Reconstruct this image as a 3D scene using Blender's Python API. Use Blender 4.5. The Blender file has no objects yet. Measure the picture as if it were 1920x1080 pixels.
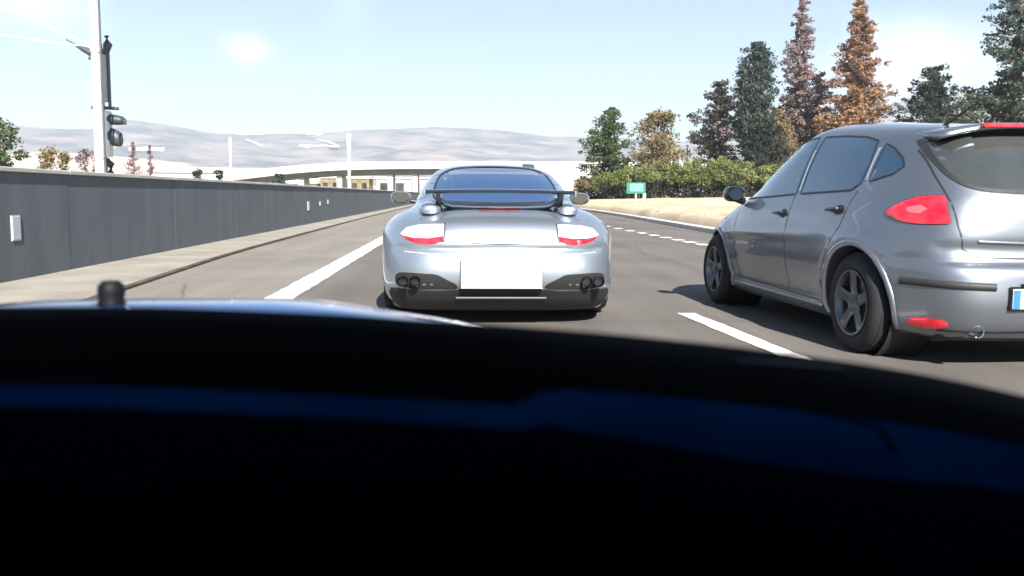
import bpy, bmesh, math, random
import numpy as np
from mathutils import Vector, Matrix, noise
from mathutils.bvhtree import BVHTree
R = math.radians
scene = bpy.context.scene
COL = scene.collection
PI = math.pi

# ------------------------------------------------------------------ camera
cam_d = bpy.data.cameras.new('camera')
cam = bpy.data.objects.new('camera', cam_d); COL.objects.link(cam)
cam_d.sensor_width = 36.0
cam_d.lens = 36.0 * 1650 / 1920
cam_d.clip_start = 0.02; cam_d.clip_end = 20000
CAM_H = 0.985
CAM_YAW, CAM_PITCH, CAM_ROLL = 3.36, -6.02, 0.45      # to the right, down, picture turned a little
cam.matrix_world = (Matrix.Translation((0, 0, CAM_H)) @ Matrix.Rotation(R(-CAM_YAW), 4, 'Z')
                    @ Matrix.Rotation(R(90 + CAM_PITCH), 4, 'X') @ Matrix.Rotation(R(CAM_ROLL), 4, 'Z'))
scene.camera = cam
cam_d.dof.use_dof = True; cam_d.dof.focus_distance = 11.0; cam_d.dof.aperture_fstop = 4.8

# ------------------------------------------------------------------ light
SUN_AZ, SUN_EL = 171.0, 35.0          # clockwise from +Y: behind the camera, a little to the right
world = bpy.data.worlds.new('World'); scene.world = world; world.use_nodes = True
wn = world.node_tree; wn.nodes.clear()
def wnode(t, **k):
    n = wn.nodes.new(t)
    for a, b in k.items(): setattr(n, a, b)
    return n
sky = wnode('ShaderNodeTexSky', sky_type='NISHITA', sun_disc=False, sun_elevation=R(SUN_EL), sun_rotation=R(SUN_AZ),
            altitude=100.0, air_density=1.0, dust_density=0.15, ozone_density=1.8)
bg = wnode('ShaderNodeBackground'); bg.inputs['Strength'].default_value = 0.054
wo = wnode('ShaderNodeOutputWorld')
# thin white cloud, thicker low down, from noise on the view direction
tc = wnode('ShaderNodeTexCoord'); mp = wnode('ShaderNodeMapping'); mp.inputs['Scale'].default_value = (2.2, 2.2, 7.0)
mp.inputs['Location'].default_value = (0.35, 0.2, 0.4)
nz = wnode('ShaderNodeTexNoise'); nz.inputs['Scale'].default_value = 1.6; nz.inputs['Detail'].default_value = 6; nz.inputs['Roughness'].default_value = 0.55
cr = wnode('ShaderNodeValToRGB'); cr.color_ramp.elements[0].position = 0.56; cr.color_ramp.elements[1].position = 0.78
ml = wnode('ShaderNodeMath', operation='MULTIPLY'); ml.inputs[1].default_value = 0.07
mx = wnode('ShaderNodeMix', data_type='RGBA'); 
mx.inputs['B'].default_value = (11, 11.4, 11.8, 1)
wn.links.new(tc.outputs['Generated'], mp.inputs['Vector']); wn.links.new(mp.outputs['Vector'], nz.inputs['Vector'])
wn.links.new(nz.outputs['Fac'], cr.inputs['Fac']); wn.links.new(cr.outputs['Color'], ml.inputs[0])
fac = ml.outputs[0]
def cloud_glare_puff(az, el, rad, amt, prev, sq=1.0):
    # soft white patch round one sky direction, for clouds and painted windscreen reflections, frayed by noise
    d = Vector((math.sin(R(az))*math.cos(R(el)), math.cos(R(az))*math.cos(R(el)), math.sin(R(el))))
    v1 = wnode('ShaderNodeVectorMath', operation='SUBTRACT'); v1.inputs[1].default_value = d
    n_ = wnode('ShaderNodeTexNoise'); n_.inputs['Scale'].default_value = 9; n_.inputs['Detail'].default_value = 6
    wn.links.new(tc.outputs['Generated'], n_.inputs['Vector'])
    nrm = wnode('ShaderNodeVectorMath', operation='NORMALIZE'); wn.links.new(tc.outputs['Generated'], nrm.inputs[0]); wn.links.new(nrm.outputs[0], v1.inputs[0])
    sc1 = wnode('ShaderNodeVectorMath', operation='MULTIPLY'); sc1.inputs[1].default_value = (1, 1, sq); wn.links.new(v1.outputs[0], sc1.inputs[0])
    ln = wnode('ShaderNodeVectorMath', operation='LENGTH'); wn.links.new(sc1.outputs[0], ln.inputs[0])
    ad = wnode('ShaderNodeMath', operation='MULTIPLY_ADD'); wn.links.new(n_.outputs['Fac'], ad.inputs[0]); ad.inputs[1].default_value = rad*1.4; wn.links.new(ln.outputs['Value'], ad.inputs[2])
    mr = wnode('ShaderNodeMapRange'); mr.interpolation_type = 'SMOOTHSTEP'
    mr.inputs['From Min'].default_value = rad*.55; mr.inputs['From Max'].default_value = rad*1.75; mr.inputs['To Min'].default_value = amt; mr.inputs['To Max'].default_value = 0
    wn.links.new(ad.outputs[0], mr.inputs['Value'])
    mxx = wnode('ShaderNodeMath', operation='MAXIMUM'); wn.links.new(prev, mxx.inputs[0]); wn.links.new(mr.outputs['Result'], mxx.inputs[1])
    return mxx.outputs[0]
for (az, el, rad, amt, sq) in [(-12.9, 8.6, .034, .75, 1.5), (-25.5, 10.5, .12, .6, 2.6), (27.5, 7.5, .13, .8, 2.2), (34.5, 6.5, .14, .7, 1.8), (-36, 8, .14, .5, 2.4), (46, 9, .16, .6, 2.2), (-7, 13, .05, .25, .4)]:  # small puff and streaks left of centre paint windscreen reflections; right-hand ones are cloud
    fac = cloud_glare_puff(az, el, rad, amt, fac, sq)
wn.links.new(fac, mx.inputs['Factor']); wn.links.new(sky.outputs['Color'], mx.inputs['A'])
wn.links.new(mx.outputs['Result'], bg.inputs['Color']); wn.links.new(bg.outputs[0], wo.inputs[0])

sun_d = bpy.data.lights.new('sun', 'SUN'); sun_d.energy = 5.0; sun_d.angle = R(0.5); sun_d.color = (1.0, 0.955, 0.89)
sun = bpy.data.objects.new('sun', sun_d); COL.objects.link(sun)
sv = Vector((math.sin(R(SUN_AZ))*math.cos(R(SUN_EL)), math.cos(R(SUN_AZ))*math.cos(R(SUN_EL)), math.sin(R(SUN_EL))))
sun.rotation_euler = sv.to_track_quat('Z', 'Y').to_euler(); sun.location = (0, 0, 60)
vs = scene.view_settings
scene.display_settings.display_device = 'sRGB'
vs.view_transform = 'Standard'; vs.look = 'None'; vs.gamma = 1.0; vs.use_curve_mapping = False
vs.exposure = 1.4
scene.cycles.max_bounces = 8; scene.cycles.volume_bounces = 1
scene.cycles.use_denoising = True
scene.cycles.caustics_reflective = False; scene.cycles.caustics_refractive = False
scene.cycles.sample_clamp_indirect = 8.0

# ------------------------------------------------------------------ materials
def mat(name, col, rough=0.6, metal=0.0, coat=0.0, spec=0.5, noise_amt=0.0, noise_scale=4.0, bump=0.0, bump_scale=60.0,
        col2=None, alpha=None, coords='Object', detail=5, emit=None, trans=0.0, coat_rough=0.03, sss=0.0, lo=0.35, hi=0.65, stretch=None):
    m = bpy.data.materials.new(name); m.use_nodes = True
    nt = m.node_tree; b = nt.nodes['Principled BSDF']
    b.inputs['Base Color'].default_value = (*col, 1); b.inputs['Roughness'].default_value = rough
    b.inputs['Metallic'].default_value = metal; b.inputs['Coat Weight'].default_value = coat
    b.inputs['Coat Roughness'].default_value = coat_rough
    b.inputs['Specular IOR Level'].default_value = spec
    b.inputs['Transmission Weight'].default_value = trans
    if emit: b.inputs['Emission Color'].default_value = (*emit[0], 1); b.inputs['Emission Strength'].default_value = emit[1]
    t = nt.nodes.new('ShaderNodeTexCoord'); vec = t.outputs[coords]
    if stretch:
        mpn = nt.nodes.new('ShaderNodeMapping'); mpn.inputs['Scale'].default_value = stretch
        nt.links.new(vec, mpn.inputs['Vector']); vec = mpn.outputs['Vector']
    if noise_amt > 0 or col2:
        n = nt.nodes.new('ShaderNodeTexNoise'); n.inputs['Scale'].default_value = noise_scale; n.inputs['Detail'].default_value = detail
        nt.links.new(vec, n.inputs['Vector'])
        r = nt.nodes.new('ShaderNodeValToRGB'); r.color_ramp.elements[0].position = lo; r.color_ramp.elements[1].position = hi
        c2 = col2 if col2 else tuple(min(1, c*(1+noise_amt)) for c in col)
        c1 = col if col2 else tuple(c*(1-noise_amt) for c in col)
        r.color_ramp.elements[0].color = (*c1, 1); r.color_ramp.elements[1].color = (*c2, 1)
        nt.links.new(n.outputs['Fac'], r.inputs['Fac']); nt.links.new(r.outputs['Color'], b.inputs['Base Color'])
    if bump > 0:
        n2 = nt.nodes.new('ShaderNodeTexNoise'); n2.inputs['Scale'].default_value = bump_scale; n2.inputs['Detail'].default_value = 4
        nt.links.new(vec, n2.inputs['Vector'])
        bp = nt.nodes.new('ShaderNodeBump'); bp.inputs['Strength'].default_value = bump; bp.inputs['Distance'].default_value = 0.02
        nt.links.new(n2.outputs['Fac'], bp.inputs['Height']); nt.links.new(bp.outputs['Normal'], b.inputs['Normal'])
    return m

def road_mat(name, base, patch, streak=0.25):
    """asphalt: fine grain, broad patches, faint wheel tracks and tar stains along the road"""
    m = bpy.data.materials.new(name); m.use_nodes = True; nt = m.node_tree; b = nt.nodes['Principled BSDF']
    L = nt.links.new; N = nt.nodes.new
    t = N('ShaderNodeTexCoord')
    n1 = N('ShaderNodeTexNoise'); n1.inputs['Scale'].default_value = 0.35; n1.inputs['Detail'].default_value = 6
    L(t.outputs['Object'], n1.inputs['Vector'])
    mp = N('ShaderNodeMapping'); mp.inputs['Scale'].default_value = (1.6, 0.05, 1); L(t.outputs['Object'], mp.inputs['Vector'])
    n2 = N('ShaderNodeTexNoise'); n2.inputs['Scale'].default_value = 1.5; n2.inputs['Detail'].default_value = 5; L(mp.outputs['Vector'], n2.inputs['Vector'])
    n3 = N('ShaderNodeTexNoise'); n3.inputs['Scale'].default_value = 90; n3.inputs['Detail'].default_value = 3; L(t.outputs['Object'], n3.inputs['Vector'])
    r1 = N('ShaderNodeMix'); r1.data_type = 'RGBA'; r1.inputs['A'].default_value = (*base, 1); r1.inputs['B'].default_value = (*patch, 1)
    rr = N('ShaderNodeValToRGB'); rr.color_ramp.elements[0].position = .35; rr.color_ramp.elements[1].position = .68
    L(n1.outputs['Fac'], rr.inputs['Fac']); L(rr.outputs['Color'], r1.inputs['Factor'])
    def mulby(src, lo, hi, prev):
        mr = N('ShaderNodeMapRange'); mr.inputs['From Min'].default_value = .3; mr.inputs['From Max'].default_value = .7
        mr.inputs['To Min'].default_value = lo; mr.inputs['To Max'].default_value = hi; L(src, mr.inputs['Value'])
        mm = N('ShaderNodeVectorMath'); mm.operation = 'SCALE'; L(prev, mm.inputs[0]); L(mr.outputs['Result'], mm.inputs['Scale'])
        return mm.outputs[0]
    c = mulby(n2.outputs['Fac'], 1-streak, 1+streak, r1.outputs['Result'])
    c = mulby(n3.outputs['Fac'], .8, 1.2, c)
    vo = N('ShaderNodeTexVoronoi'); vo.feature = 'DISTANCE_TO_EDGE'; vo.inputs['Scale'].default_value = .28
    nw = N('ShaderNodeTexNoise'); nw.inputs['Scale'].default_value = 2.5; nw.inputs['Detail'].default_value = 5; L(t.outputs['Object'], nw.inputs['Vector'])
    mw = N('ShaderNodeMix'); mw.data_type = 'RGBA'; mw.inputs['Factor'].default_value = .10; L(t.outputs['Object'], mw.inputs['A']); L(nw.outputs['Color'], mw.inputs['B']); L(mw.outputs['Result'], vo.inputs['Vector'])
    mk = N('ShaderNodeMapRange'); mk.inputs['From Min'].default_value = 0; mk.inputs['From Max'].default_value = .006; mk.inputs['To Min'].default_value = .62; mk.inputs['To Max'].default_value = 1; L(vo.outputs['Distance'], mk.inputs['Value'])
    sc2 = N('ShaderNodeVectorMath'); sc2.operation = 'SCALE'; L(c, sc2.inputs[0]); L(mk.outputs['Result'], sc2.inputs['Scale']); c = sc2.outputs[0]
    L(c, b.inputs['Base Color']); b.inputs['Roughness'].default_value = .85; b.inputs['Specular IOR Level'].default_value = .3
    bp = N('ShaderNodeBump'); bp.inputs['Strength'].default_value = .35; bp.inputs['Distance'].default_value = .006
    L(n3.outputs['Fac'], bp.inputs['Height']); L(bp.outputs['Normal'], b.inputs['Normal'])
    return m

def leaf_mat(name, c1, c2, scale=1.2, rough=0.75, trans=0.4):
    m = bpy.data.materials.new(name); m.use_nodes = True; nt = m.node_tree; b = nt.nodes['Principled BSDF']
    L = nt.links.new; N = nt.nodes.new
    t = N('ShaderNodeTexCoord'); n = N('ShaderNodeTexNoise'); n.inputs['Scale'].default_value = scale; n.inputs['Detail'].default_value = 4
    L(t.outputs['Object'], n.inputs['Vector'])
    r = N('ShaderNodeValToRGB'); r.color_ramp.elements[0].position = .36; r.color_ramp.elements[1].position = .64
    r.color_ramp.elements[0].color = (*c1, 1); r.color_ramp.elements[1].color = (*c2, 1)
    L(n.outputs['Fac'], r.inputs['Fac']); L(r.outputs['Color'], b.inputs['Base Color'])
    b.inputs['Roughness'].default_value = rough; b.inputs['Specular IOR Level'].default_value = .25
    tr = N('ShaderNodeBsdfTranslucent'); L(r.outputs['Color'], tr.inputs['Color'])
    ms = N('ShaderNodeMixShader'); ms.inputs[0].default_value = trans
    L(b.outputs[0], ms.inputs[1]); L(tr.outputs[0], ms.inputs[2]); L(ms.outputs[0], nt.nodes['Material Output'].inputs[0])
    return m

M = {}
M['asphalt'] = road_mat('asphalt', (.108, .097, .087), (.142, .128, .116), .18)
M['shoulder'] = road_mat('shoulder_asphalt', (.17, .155, .13), (.215, .195, .165), .12)
M['footway'] = mat('footway_concrete', (.22, .20, .165), .9, noise_amt=.15, noise_scale=1.3, bump=.3, col2=(.30, .275, .23))
M['kerb'] = mat('kerb_stone', (.035, .025, .018), .9, noise_scale=3.0, col2=(.09, .068, .05), bump=.3)
M['kerb_light'] = mat('kerb_light', (.45, .43, .38), .9, noise_scale=2.0, col2=(.58, .56, .50), bump=.2)
M['paint'] = mat('road_paint', (.40, .39, .37), .75, noise_scale=5.0, col2=(.82, .82, .80), lo=.30, hi=.46, bump=.3, detail=9)
M['earth'] = mat('dry_earth', (.42, .32, .21), .95, noise_scale=.35, col2=(.58, .46, .32), bump=.4, bump_scale=8)
M['ground'] = mat('far_ground', (.26, .25, .17), .95, noise_scale=.03, col2=(.42, .37, .29))
M['wall'] = mat('noise_wall_paint', (.072, .087, .100), .8, noise_scale=1.1, col2=(.100, .116, .128), bump=.25, bump_scale=30, stretch=(1, 1.6, .35), detail=8, lo=.3, hi=.7)
M['cap'] = mat('wall_cap_concrete', (.36, .35, .33), .85, noise_scale=2, col2=(.48, .47, .44), bump=.2)
M['reflector'] = mat('reflector_white', (.42, .46, .50), .35)
M['glass_dark'] = mat('car_glass', (.012, .02, .028), .05, coat=1.0, spec=.8)
M['black'] = mat('black_plastic', (.018, .018, .02), .55, bump=.1, bump_scale=200)
M['gloss_black'] = mat('gloss_black', (.01, .01, .012), .2, coat=.5)
M['rubber'] = mat('tyre_rubber', (.014, .014, .016), .8, noise_amt=.3, noise_scale=6, bump=.2, bump_scale=80)
M['alloy'] = mat('wheel_alloy', (.15, .155, .165), .3, metal=.9)
M['chrome'] = mat('chrome', (.75, .75, .76), .12, metal=1.0)
M['white_metal'] = mat('white_painted_metal', (.72, .72, .72), .4, noise_amt=.05, noise_scale=2)
M['grey_metal'] = mat('grey_painted_metal', (.42, .42, .42), .5, noise_amt=.1, noise_scale=3)
M['dark_metal'] = mat('dark_painted_metal', (.045, .055, .07), .5)
M['white_wall'] = mat('white_render', (.50, .49, .47), .85, noise_amt=.10, noise_scale=.3)
M['lens_red'] = mat('red_lens', (.55, .006, .018), .12, coat=1.0, noise_scale=14, col2=(.85, .03, .05))
M['lens_clear'] = mat('clear_lens', (.72, .66, .66), .12, coat=1.0, noise_scale=22, col2=(.88, .84, .84))
M['plate'] = mat('number_plate_white', (.8, .8, .8), .35)

def paint(name, col, flake=.35):
    m = mat(name, col, .38, metal=.85, coat=1.0, coat_rough=.04)
    nt = m.node_tree; b = nt.nodes['Principled BSDF']
    t = nt.nodes.new('ShaderNodeTexCoord'); n = nt.nodes.new('ShaderNodeTexNoise'); n.inputs['Scale'].default_value = 2.5; n.inputs['Detail'].default_value = 8
    nt.links.new(t.outputs['Object'], n.inputs['Vector'])
    mr = nt.nodes.new('ShaderNodeMapRange'); mr.inputs['To Min'].default_value = .38; mr.inputs['To Max'].default_value = .50
    nt.links.new(n.outputs['Fac'], mr.inputs['Value']); nt.links.new(mr.outputs['Result'], b.inputs['Roughness'])
    return m
M['silver'] = paint('silver_paint', (.42, .475, .535))
M['grey_paint'] = paint('grey_beige_paint', (.215, .236, .268))

# ------------------------------------------------------------------ helpers
def tag(o, label=None, cat=None, group=None, kind=None):
    if label: o['label'] = label
    if cat: o['category'] = cat
    if group: o['group'] = group
    if kind: o['kind'] = kind
    return o
def empty(name, loc=(0, 0, 0), rz=0, label=None, cat=None, group=None):
    o = bpy.data.objects.new(name, None); COL.objects.link(o); o.location = loc; o.rotation_euler = (0, 0, rz)
    o.empty_display_size = .2
    return tag(o, label, cat, group)
def obj(name, verts, faces, m, parent=None, smooth=False, loc=None):
    me = bpy.data.meshes.new(name); me.from_pydata([tuple(v) for v in verts], [], faces); me.update()
    bm = bmesh.new(); bm.from_mesh(me); bmesh.ops.recalc_face_normals(bm, faces=bm.faces); bm.to_mesh(me); bm.free()
    return link(name, me, m, parent, smooth, loc)
def link(name, me, m, parent=None, smooth=False, loc=None, sharp=None):
    o = bpy.data.objects.new(name, me); COL.objects.link(o)
    if m is not None:
        me.materials.clear(); me.materials.append(M[m] if isinstance(m, str) else m)
    if smooth:
        me.polygons.foreach_set('use_smooth', [True]*len(me.polygons))
        if sharp: me.set_sharp_from_angle(angle=R(sharp))
    if parent is not None: o.parent = parent
    if loc is not None: o.location = loc
    return o
def copy_tree(o, parent=None):
    c = o.copy(); COL.objects.link(c)
    if parent is not None: c.parent = parent
    for ch in list(o.children): copy_tree(ch, c)
    return c

class MB:
    """collects simple shapes into ONE mesh"""
    def __init__(s): s.v = []; s.f = []
    def add(s, v, f):
        k = len(s.v); s.v += [tuple(x) for x in v]; s.f += [tuple(i+k for i in q) for q in f]; return s
    def box(s, x0, x1, y0, y1, z0, z1):
        v = [(x0,y0,z0),(x1,y0,z0),(x1,y1,z0),(x0,y1,z0),(x0,y0,z1),(x1,y0,z1),(x1,y1,z1),(x0,y1,z1)]
        return s.add(v, [(0,3,2,1),(4,5,6,7),(0,1,5,4),(1,2,6,5),(2,3,7,6),(3,0,4,7)])
    def tube(s, pts, rad, n=10, cap=True):
        pts = [Vector(p) for p in pts]; rads = rad if isinstance(rad, (list, tuple)) else [rad]*len(pts)
        v = []; up = Vector((0, 0, 1))
        for i, p in enumerate(pts):
            d = (pts[min(i+1, len(pts)-1)] - pts[max(i-1, 0)]).normalized()
            a = d.cross(up)
            if a.length < .05: a = d.cross(Vector((0, 1, 0)))
            a.normalize(); b = d.cross(a)
            for k in range(n):
                t = 2*PI*k/n; v.append(p + (a*math.cos(t) + b*math.sin(t))*rads[i])
        f = [(i*n+k, i*n+(k+1) % n, (i+1)*n+(k+1) % n, (i+1)*n+k) for i in range(len(pts)-1) for k in range(n)]
        if cap: f += [tuple(range(n)), tuple(range((len(pts)-1)*n, len(pts)*n))[::-1]]
        return s.add(v, f)
    def lathe(s, prof, axis='Z', n=32, c=(0, 0, 0), closed=False):
        v = []
        for (r, h) in prof:
            for k in range(n):
                t = 2*PI*k/n; a, b = r*math.cos(t), r*math.sin(t)
                p = (a, b, h) if axis == 'Z' else ((h, a, b) if axis == 'X' else (a, h, b))
                v.append((p[0]+c[0], p[1]+c[1], p[2]+c[2]))
        m = len(prof); f = []
        for i in range(m if closed else m-1):
            j = (i+1) % m
            for k in range(n): f.append((i*n+k, i*n+(k+1) % n, j*n+(k+1) % n, j*n+k))
        return s.add(v, f)
    def bevelbox(s, x0, x1, y0, y1, z0, z1, bev=.01, seg=2):
        bm = bmesh.new(); bmesh.ops.create_cube(bm, size=1)
        for q in bm.verts: q.co = Vector(((x0+x1)/2+q.co.x*(x1-x0), (y0+y1)/2+q.co.y*(y1-y0), (z0+z1)/2+q.co.z*(z1-z0)))
        bmesh.ops.bevel(bm, geom=bm.edges[:], offset=bev, segments=seg, affect='EDGES', profile=.5)
        bm.verts.index_update()
        s.add([q.co[:] for q in bm.verts], [tuple(q.index for q in f.verts) for f in bm.faces]); bm.free(); return s
    def build(s, name, m, parent=None, smooth=False, sharp=40, loc=None):
        o = obj(name, s.v, s.f, m, parent, False, loc)
        if smooth:
            me = o.data; me.polygons.foreach_set('use_smooth', [True]*len(me.polygons)); me.set_sharp_from_angle(angle=R(sharp))
        return o

def sheet(name, rows, m, z=0.0, parent=None, kind='structure'):
    """strip from rows of (x_left, x_right, y)"""
    v = []; f = []
    for (a, b, y) in rows: v += [(a, y, z), (b, y, z)]
    for i in range(len(rows)-1): f.append((2*i, 2*i+1, 2*i+3, 2*i+2))
    o = obj(name, v, f, m, parent)
    if kind: o['kind'] = kind
    return o
def interp(tbl, z):
    xs = [t[0] for t in tbl]; ys = [t[1] for t in tbl]
    if z <= xs[0]: return ys[0]
    if z >= xs[-1]: return ys[-1]
    for i in range(len(xs)-1):
        if z <= xs[i+1]:
            h = xs[i+1]-xs[i]; t = (z-xs[i])/h
            def sl(k):
                if k == 0: return (ys[1]-ys[0])/(xs[1]-xs[0])
                if k == len(xs)-1: return (ys[-1]-ys[-2])/(xs[-1]-xs[-2])
                a = (ys[k]-ys[k-1])/(xs[k]-xs[k-1]); b = (ys[k+1]-ys[k])/(xs[k+1]-xs[k])
                return 0 if a*b <= 0 else 2*a*b/(a+b)
            m0, m1 = sl(i), sl(i+1)
            return ((2*t**3-3*t*t+1)*ys[i] + (t**3-2*t*t+t)*h*m0 + (-2*t**3+3*t*t)*ys[i+1] + (t**3-t*t)*h*m1)
# measured layout (metres; x right, y ahead)
DASHES = [(4.9, 7.28, 2.08, 1.90), (13.0, 16.0, 1.80, 1.78), (22.0, 25.0, 1.76, 1.74), (31, 34, 1.74, 1.74), (40, 43, 1.74, 1.74)]
BLOCKS = [(5.00-.0235*(y-16.9), y, .50 if y < 30 else .9, .24) for y in (16.7, 17.62, 18.57, 19.55, 20.6, 21.8, 23.1, 24.6, 26.3, 28.2, 30.5, 33.2)]
REFLECT = [(9.70, .595, .17, .25, 'large white reflector plate at the near left end of the roadside wall'),
           (27.9, .60, .30, .26, 'small white reflector on the wall, nearest and largest of the row of three'),
           (30.2, .65, .2, .12, 'tiny white reflector on the wall, lowest and middle of the three in a row'),
           (32.0, .70, .25, .13, 'tiny white reflector on the wall, farthest of the three in a row')]
# ================================================================== THE SETTING
# ground: one sheet to the horizon
g = MB().add([(-4000, -40, -.02), (4000, -40, -.02), (4000, 4200, -.02), (-4000, 4200, -.02)], [(0, 1, 2, 3)]).build('ground', 'ground'); g['kind'] = 'structure'

# right-hand edge of the tarmac, bending away where the road widens
EDGE = [(-20, 5.6), (6, 6.0), (14, 6.3), (20, 6.6), (30, 7.1), (40, 7.6), (52, 8.0), (70, 8.2), (100, 7.6), (160, 6.0), (400, -2)]
def edge_x(y): return interp(EDGE, y)
ys = [-20, -5, 0, 3, 5, 7, 9, 11, 13, 14, 16, 18, 22, 26, 30, 36, 42, 48, 56, 64, 75, 90, 110, 130, 160, 200, 260, 330, 400]
sheet('road', [(-1.72, edge_x(y), y) for y in ys], 'asphalt', 0.0)
sheet('hard_shoulder', [(interp([(-20, -2.9), (4, -3.05), (9, -3.36), (15.4, -3.68), (25, -3.82), (40, -3.95), (80, -4.05), (400, -4.1)], y), -1.72, y) for y in ys], 'shoulder', 0.002)
def kx(y): return interp([(-20, -2.9), (4, -3.05), (9, -3.36), (15.4, -3.68), (25, -3.82), (40, -3.95), (80, -4.05), (400, -4.1)], y)
# footway stands a kerb height above the shoulder
kr = MB()
for i in range(len(ys)-1):
    a, b = ys[i], ys[i+1]
    kr.add([(kx(a), a, 0), (kx(b), b, 0), (kx(b), b, .03), (kx(a), a, .03), (kx(a)-.07, a, .034), (kx(b)-.07, b, .034)], [(0, 1, 2, 3), (3, 2, 5, 4)])
k = kr.build('kerb', 'kerb'); k['kind'] = 'structure'
fw = MB()
for i in range(len(ys)-1):
    a, b = ys[i], ys[i+1]
    fw.add([(kx(a)-.07, a, .034), (kx(b)-.07, b, .034), (-4.75, b, .04), (-4.75, a, .04)], [(0, 1, 2, 3)])
k = fw.build('footway', 'footway'); k['kind'] = 'structure'

# painted lines
def stripe(name, pts, w, z=.006, m='paint'):
    v = []; f = []
    for (x, y) in pts: v += [(x-w/2, y, z), (x+w/2, y, z)]
    for i in range(len(pts)-1): f.append((2*i, 2*i+1, 2*i+3, 2*i+2))
    o = obj(name, v, f, m); o['kind'] = 'structure'; return o
def worn(name, xa, ya, xb, yb, w):
    # painted strip with ragged edges
    n = max(2, int((yb-ya)/(.12 if ya < 14 else .6))); v = []; f = []
    for i in range(n+1):
        t = i/n; x = xa+(xb-xa)*t; y = ya+(yb-ya)*t
        j1 = .022*noise.noise(Vector((y*4.1, x, 1))); j2 = .022*noise.noise(Vector((y*4.3, x, 5)))
        e = (.02*noise.noise(Vector((x*9, y, 2))) if i in (0, n) else 0)
        v += [(x-w/2+j1, y+e, .006), (x+w/2+j2, y-e, .006)]
    for i in range(n): f.append((2*i, 2*i+1, 2*i+3, 2*i+2))
    o = obj(name, v, f, 'paint'); o['kind'] = 'structure'; return o
worn('edge_line', -1.70, -10, -1.70, 45, .27); worn('edge_line', -1.70, 45, -1.70, 400, .27)
for (y0, y1, x0, x1) in DASHES: 
    worn('lane_dash', x0, y0, x1, y1, .15)
for (x, y, l, w) in BLOCKS:
    worn('exit_line_block', x, y, x, y+l, w)

# verge of dry earth on the right, kerbed with pale concrete
vg = MB(); nx = 26
rows = [y for y in range(-10, 130, 3)]
for y in rows:
    for i in range(nx+1):
        t = i/nx; x = edge_x(y)+.30 + t*t*60
        vg.v.append((x, y, .10 + .25*(1-math.exp(-t*30)) + .08*noise.noise(Vector((x*.4, y*.3, 0))) + t*1.2))
for r in range(len(rows)-1):
    for i in range(nx): vg.f.append((r*(nx+1)+i, r*(nx+1)+i+1, (r+1)*(nx+1)+i+1, (r+1)*(nx+1)+i))
k = vg.build('verge', 'earth', smooth=True, sharp=180); k['kind'] = 'structure'
ke = MB()
yk = [y for y in range(-10, 130, 2)]
for i in range(len(yk)-1):
    a, b = yk[i], yk[i+1]-.02
    A, B = edge_x(a), edge_x(b)
    ke.add([(A, a, 0), (B, b, 0), (B, b, .12), (A, a, .12), (A+.34, a, .13), (B+.34, b, .13), (A+.34, a, 0), (B+.34, b, 0)], [(0, 1, 2, 3), (3, 2, 5, 4), (4, 5, 7, 6)])
k = ke.build('verge_kerb', 'kerb_light'); k['kind'] = 'structure'

# ------------------------------------------------------------------ the wall on the left
wall = empty('roadside_wall', (-4.75, 10, 0), 0, 'long dark blue-grey wall with pale concrete coping along the left footway', 'wall')
WT = 1.19
y0 = -1.0; i = 0; proto_p = proto_c = None
LP = 4.0
while y0 < 150:
    if proto_p is None:
        b = MB().bevelbox(-.22, 0, .003, LP-.003, -.02, WT, .003, 1)
        proto_p = b.build('panel', 'wall', wall); c = MB().bevelbox(-.27, .035, .004, LP-.004, WT, WT+.05, .008, 1); proto_c = c.build('coping_stone', 'cap', wall)
        pp, cc = proto_p, proto_c
    else:
        pp = proto_p.copy(); cc = proto_c.copy(); COL.objects.link(pp); COL.objects.link(cc); pp.parent = wall; cc.parent = wall
    pp.location = (0.002*((i*7) % 3), y0-10, 0); cc.location = (0, y0-10, 0)
    y0 += LP; i += 1
# reflector plates on the wall
for (y, z, w, h, lab) in REFLECT:
    t = empty('wall_reflector', (-4.74, y, z), 0, lab, 'reflector', 'white reflectors on the roadside wall')
    MB().bevelbox(-.01, .010, -w/2, w/2, -h/2, h/2, .004, 1).build('reflector_face', 'reflector', t)
    MB().box(-.008, .005, -w/2-.012, w/2+.012, -h/2-.012, h/2+.012).build('mounting_plate', 'grey_metal', t)
# ================================================================== FAR SETTING
def ridge(az):
    return interp([(-60, 3.0), (-40, 3.3), (-26.5, 3.7), (-21.7, 3.55), (-20.3, 4.1), (-18.2, 4.0), (-14.6, 3.55), (-10, 3.75), (-5.5, 4.05), (-.5, 4.2),
                   (4.6, 3.9), (8.4, 3.6), (14.5, 3.5), (21, 4.2), (27, 5.5), (32, 6.0), (45, 5.6), (60, 5.0), (100, 3.5)], az)
mt = MB(); AZ = [a*.5 for a in range(-200, 201)]; RR = [900, 1000, 1100, 1250, 1400, 1550, 1700, 1850, 2000, 2150, 2300, 2450, 2600, 2800, 3000, 3200, 3500]
def hill_h(az, r):
    top = ridge(az)*1.02
    t = max(0, min(1, (r-950)/1850)); e = top*(t**1.15)
    if r > 2800: e = top*(1-(r-2800)/900)
    p = Vector((math.sin(R(az))*r, math.cos(R(az))*r, 0))/260
    nn = noise.fractal(p, 1.0, 2.1, 6)
    return max(-5, math.tan(R(e))*r + (nn*34*min(1, t*2.0)*(.35+.65*(1-abs(2*t-1))))) - (4 if r <= 900 else 0)
for r in RR:
    for a in AZ: mt.v.append((math.sin(R(a))*r, math.cos(R(a))*r, hill_h(a, r)))
n = len(AZ)
for i in range(len(RR)-1):
    for j in range(n-1): mt.f.append((i*n+j, i*n+j+1, (i+1)*n+j+1, (i+1)*n+j))
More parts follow.
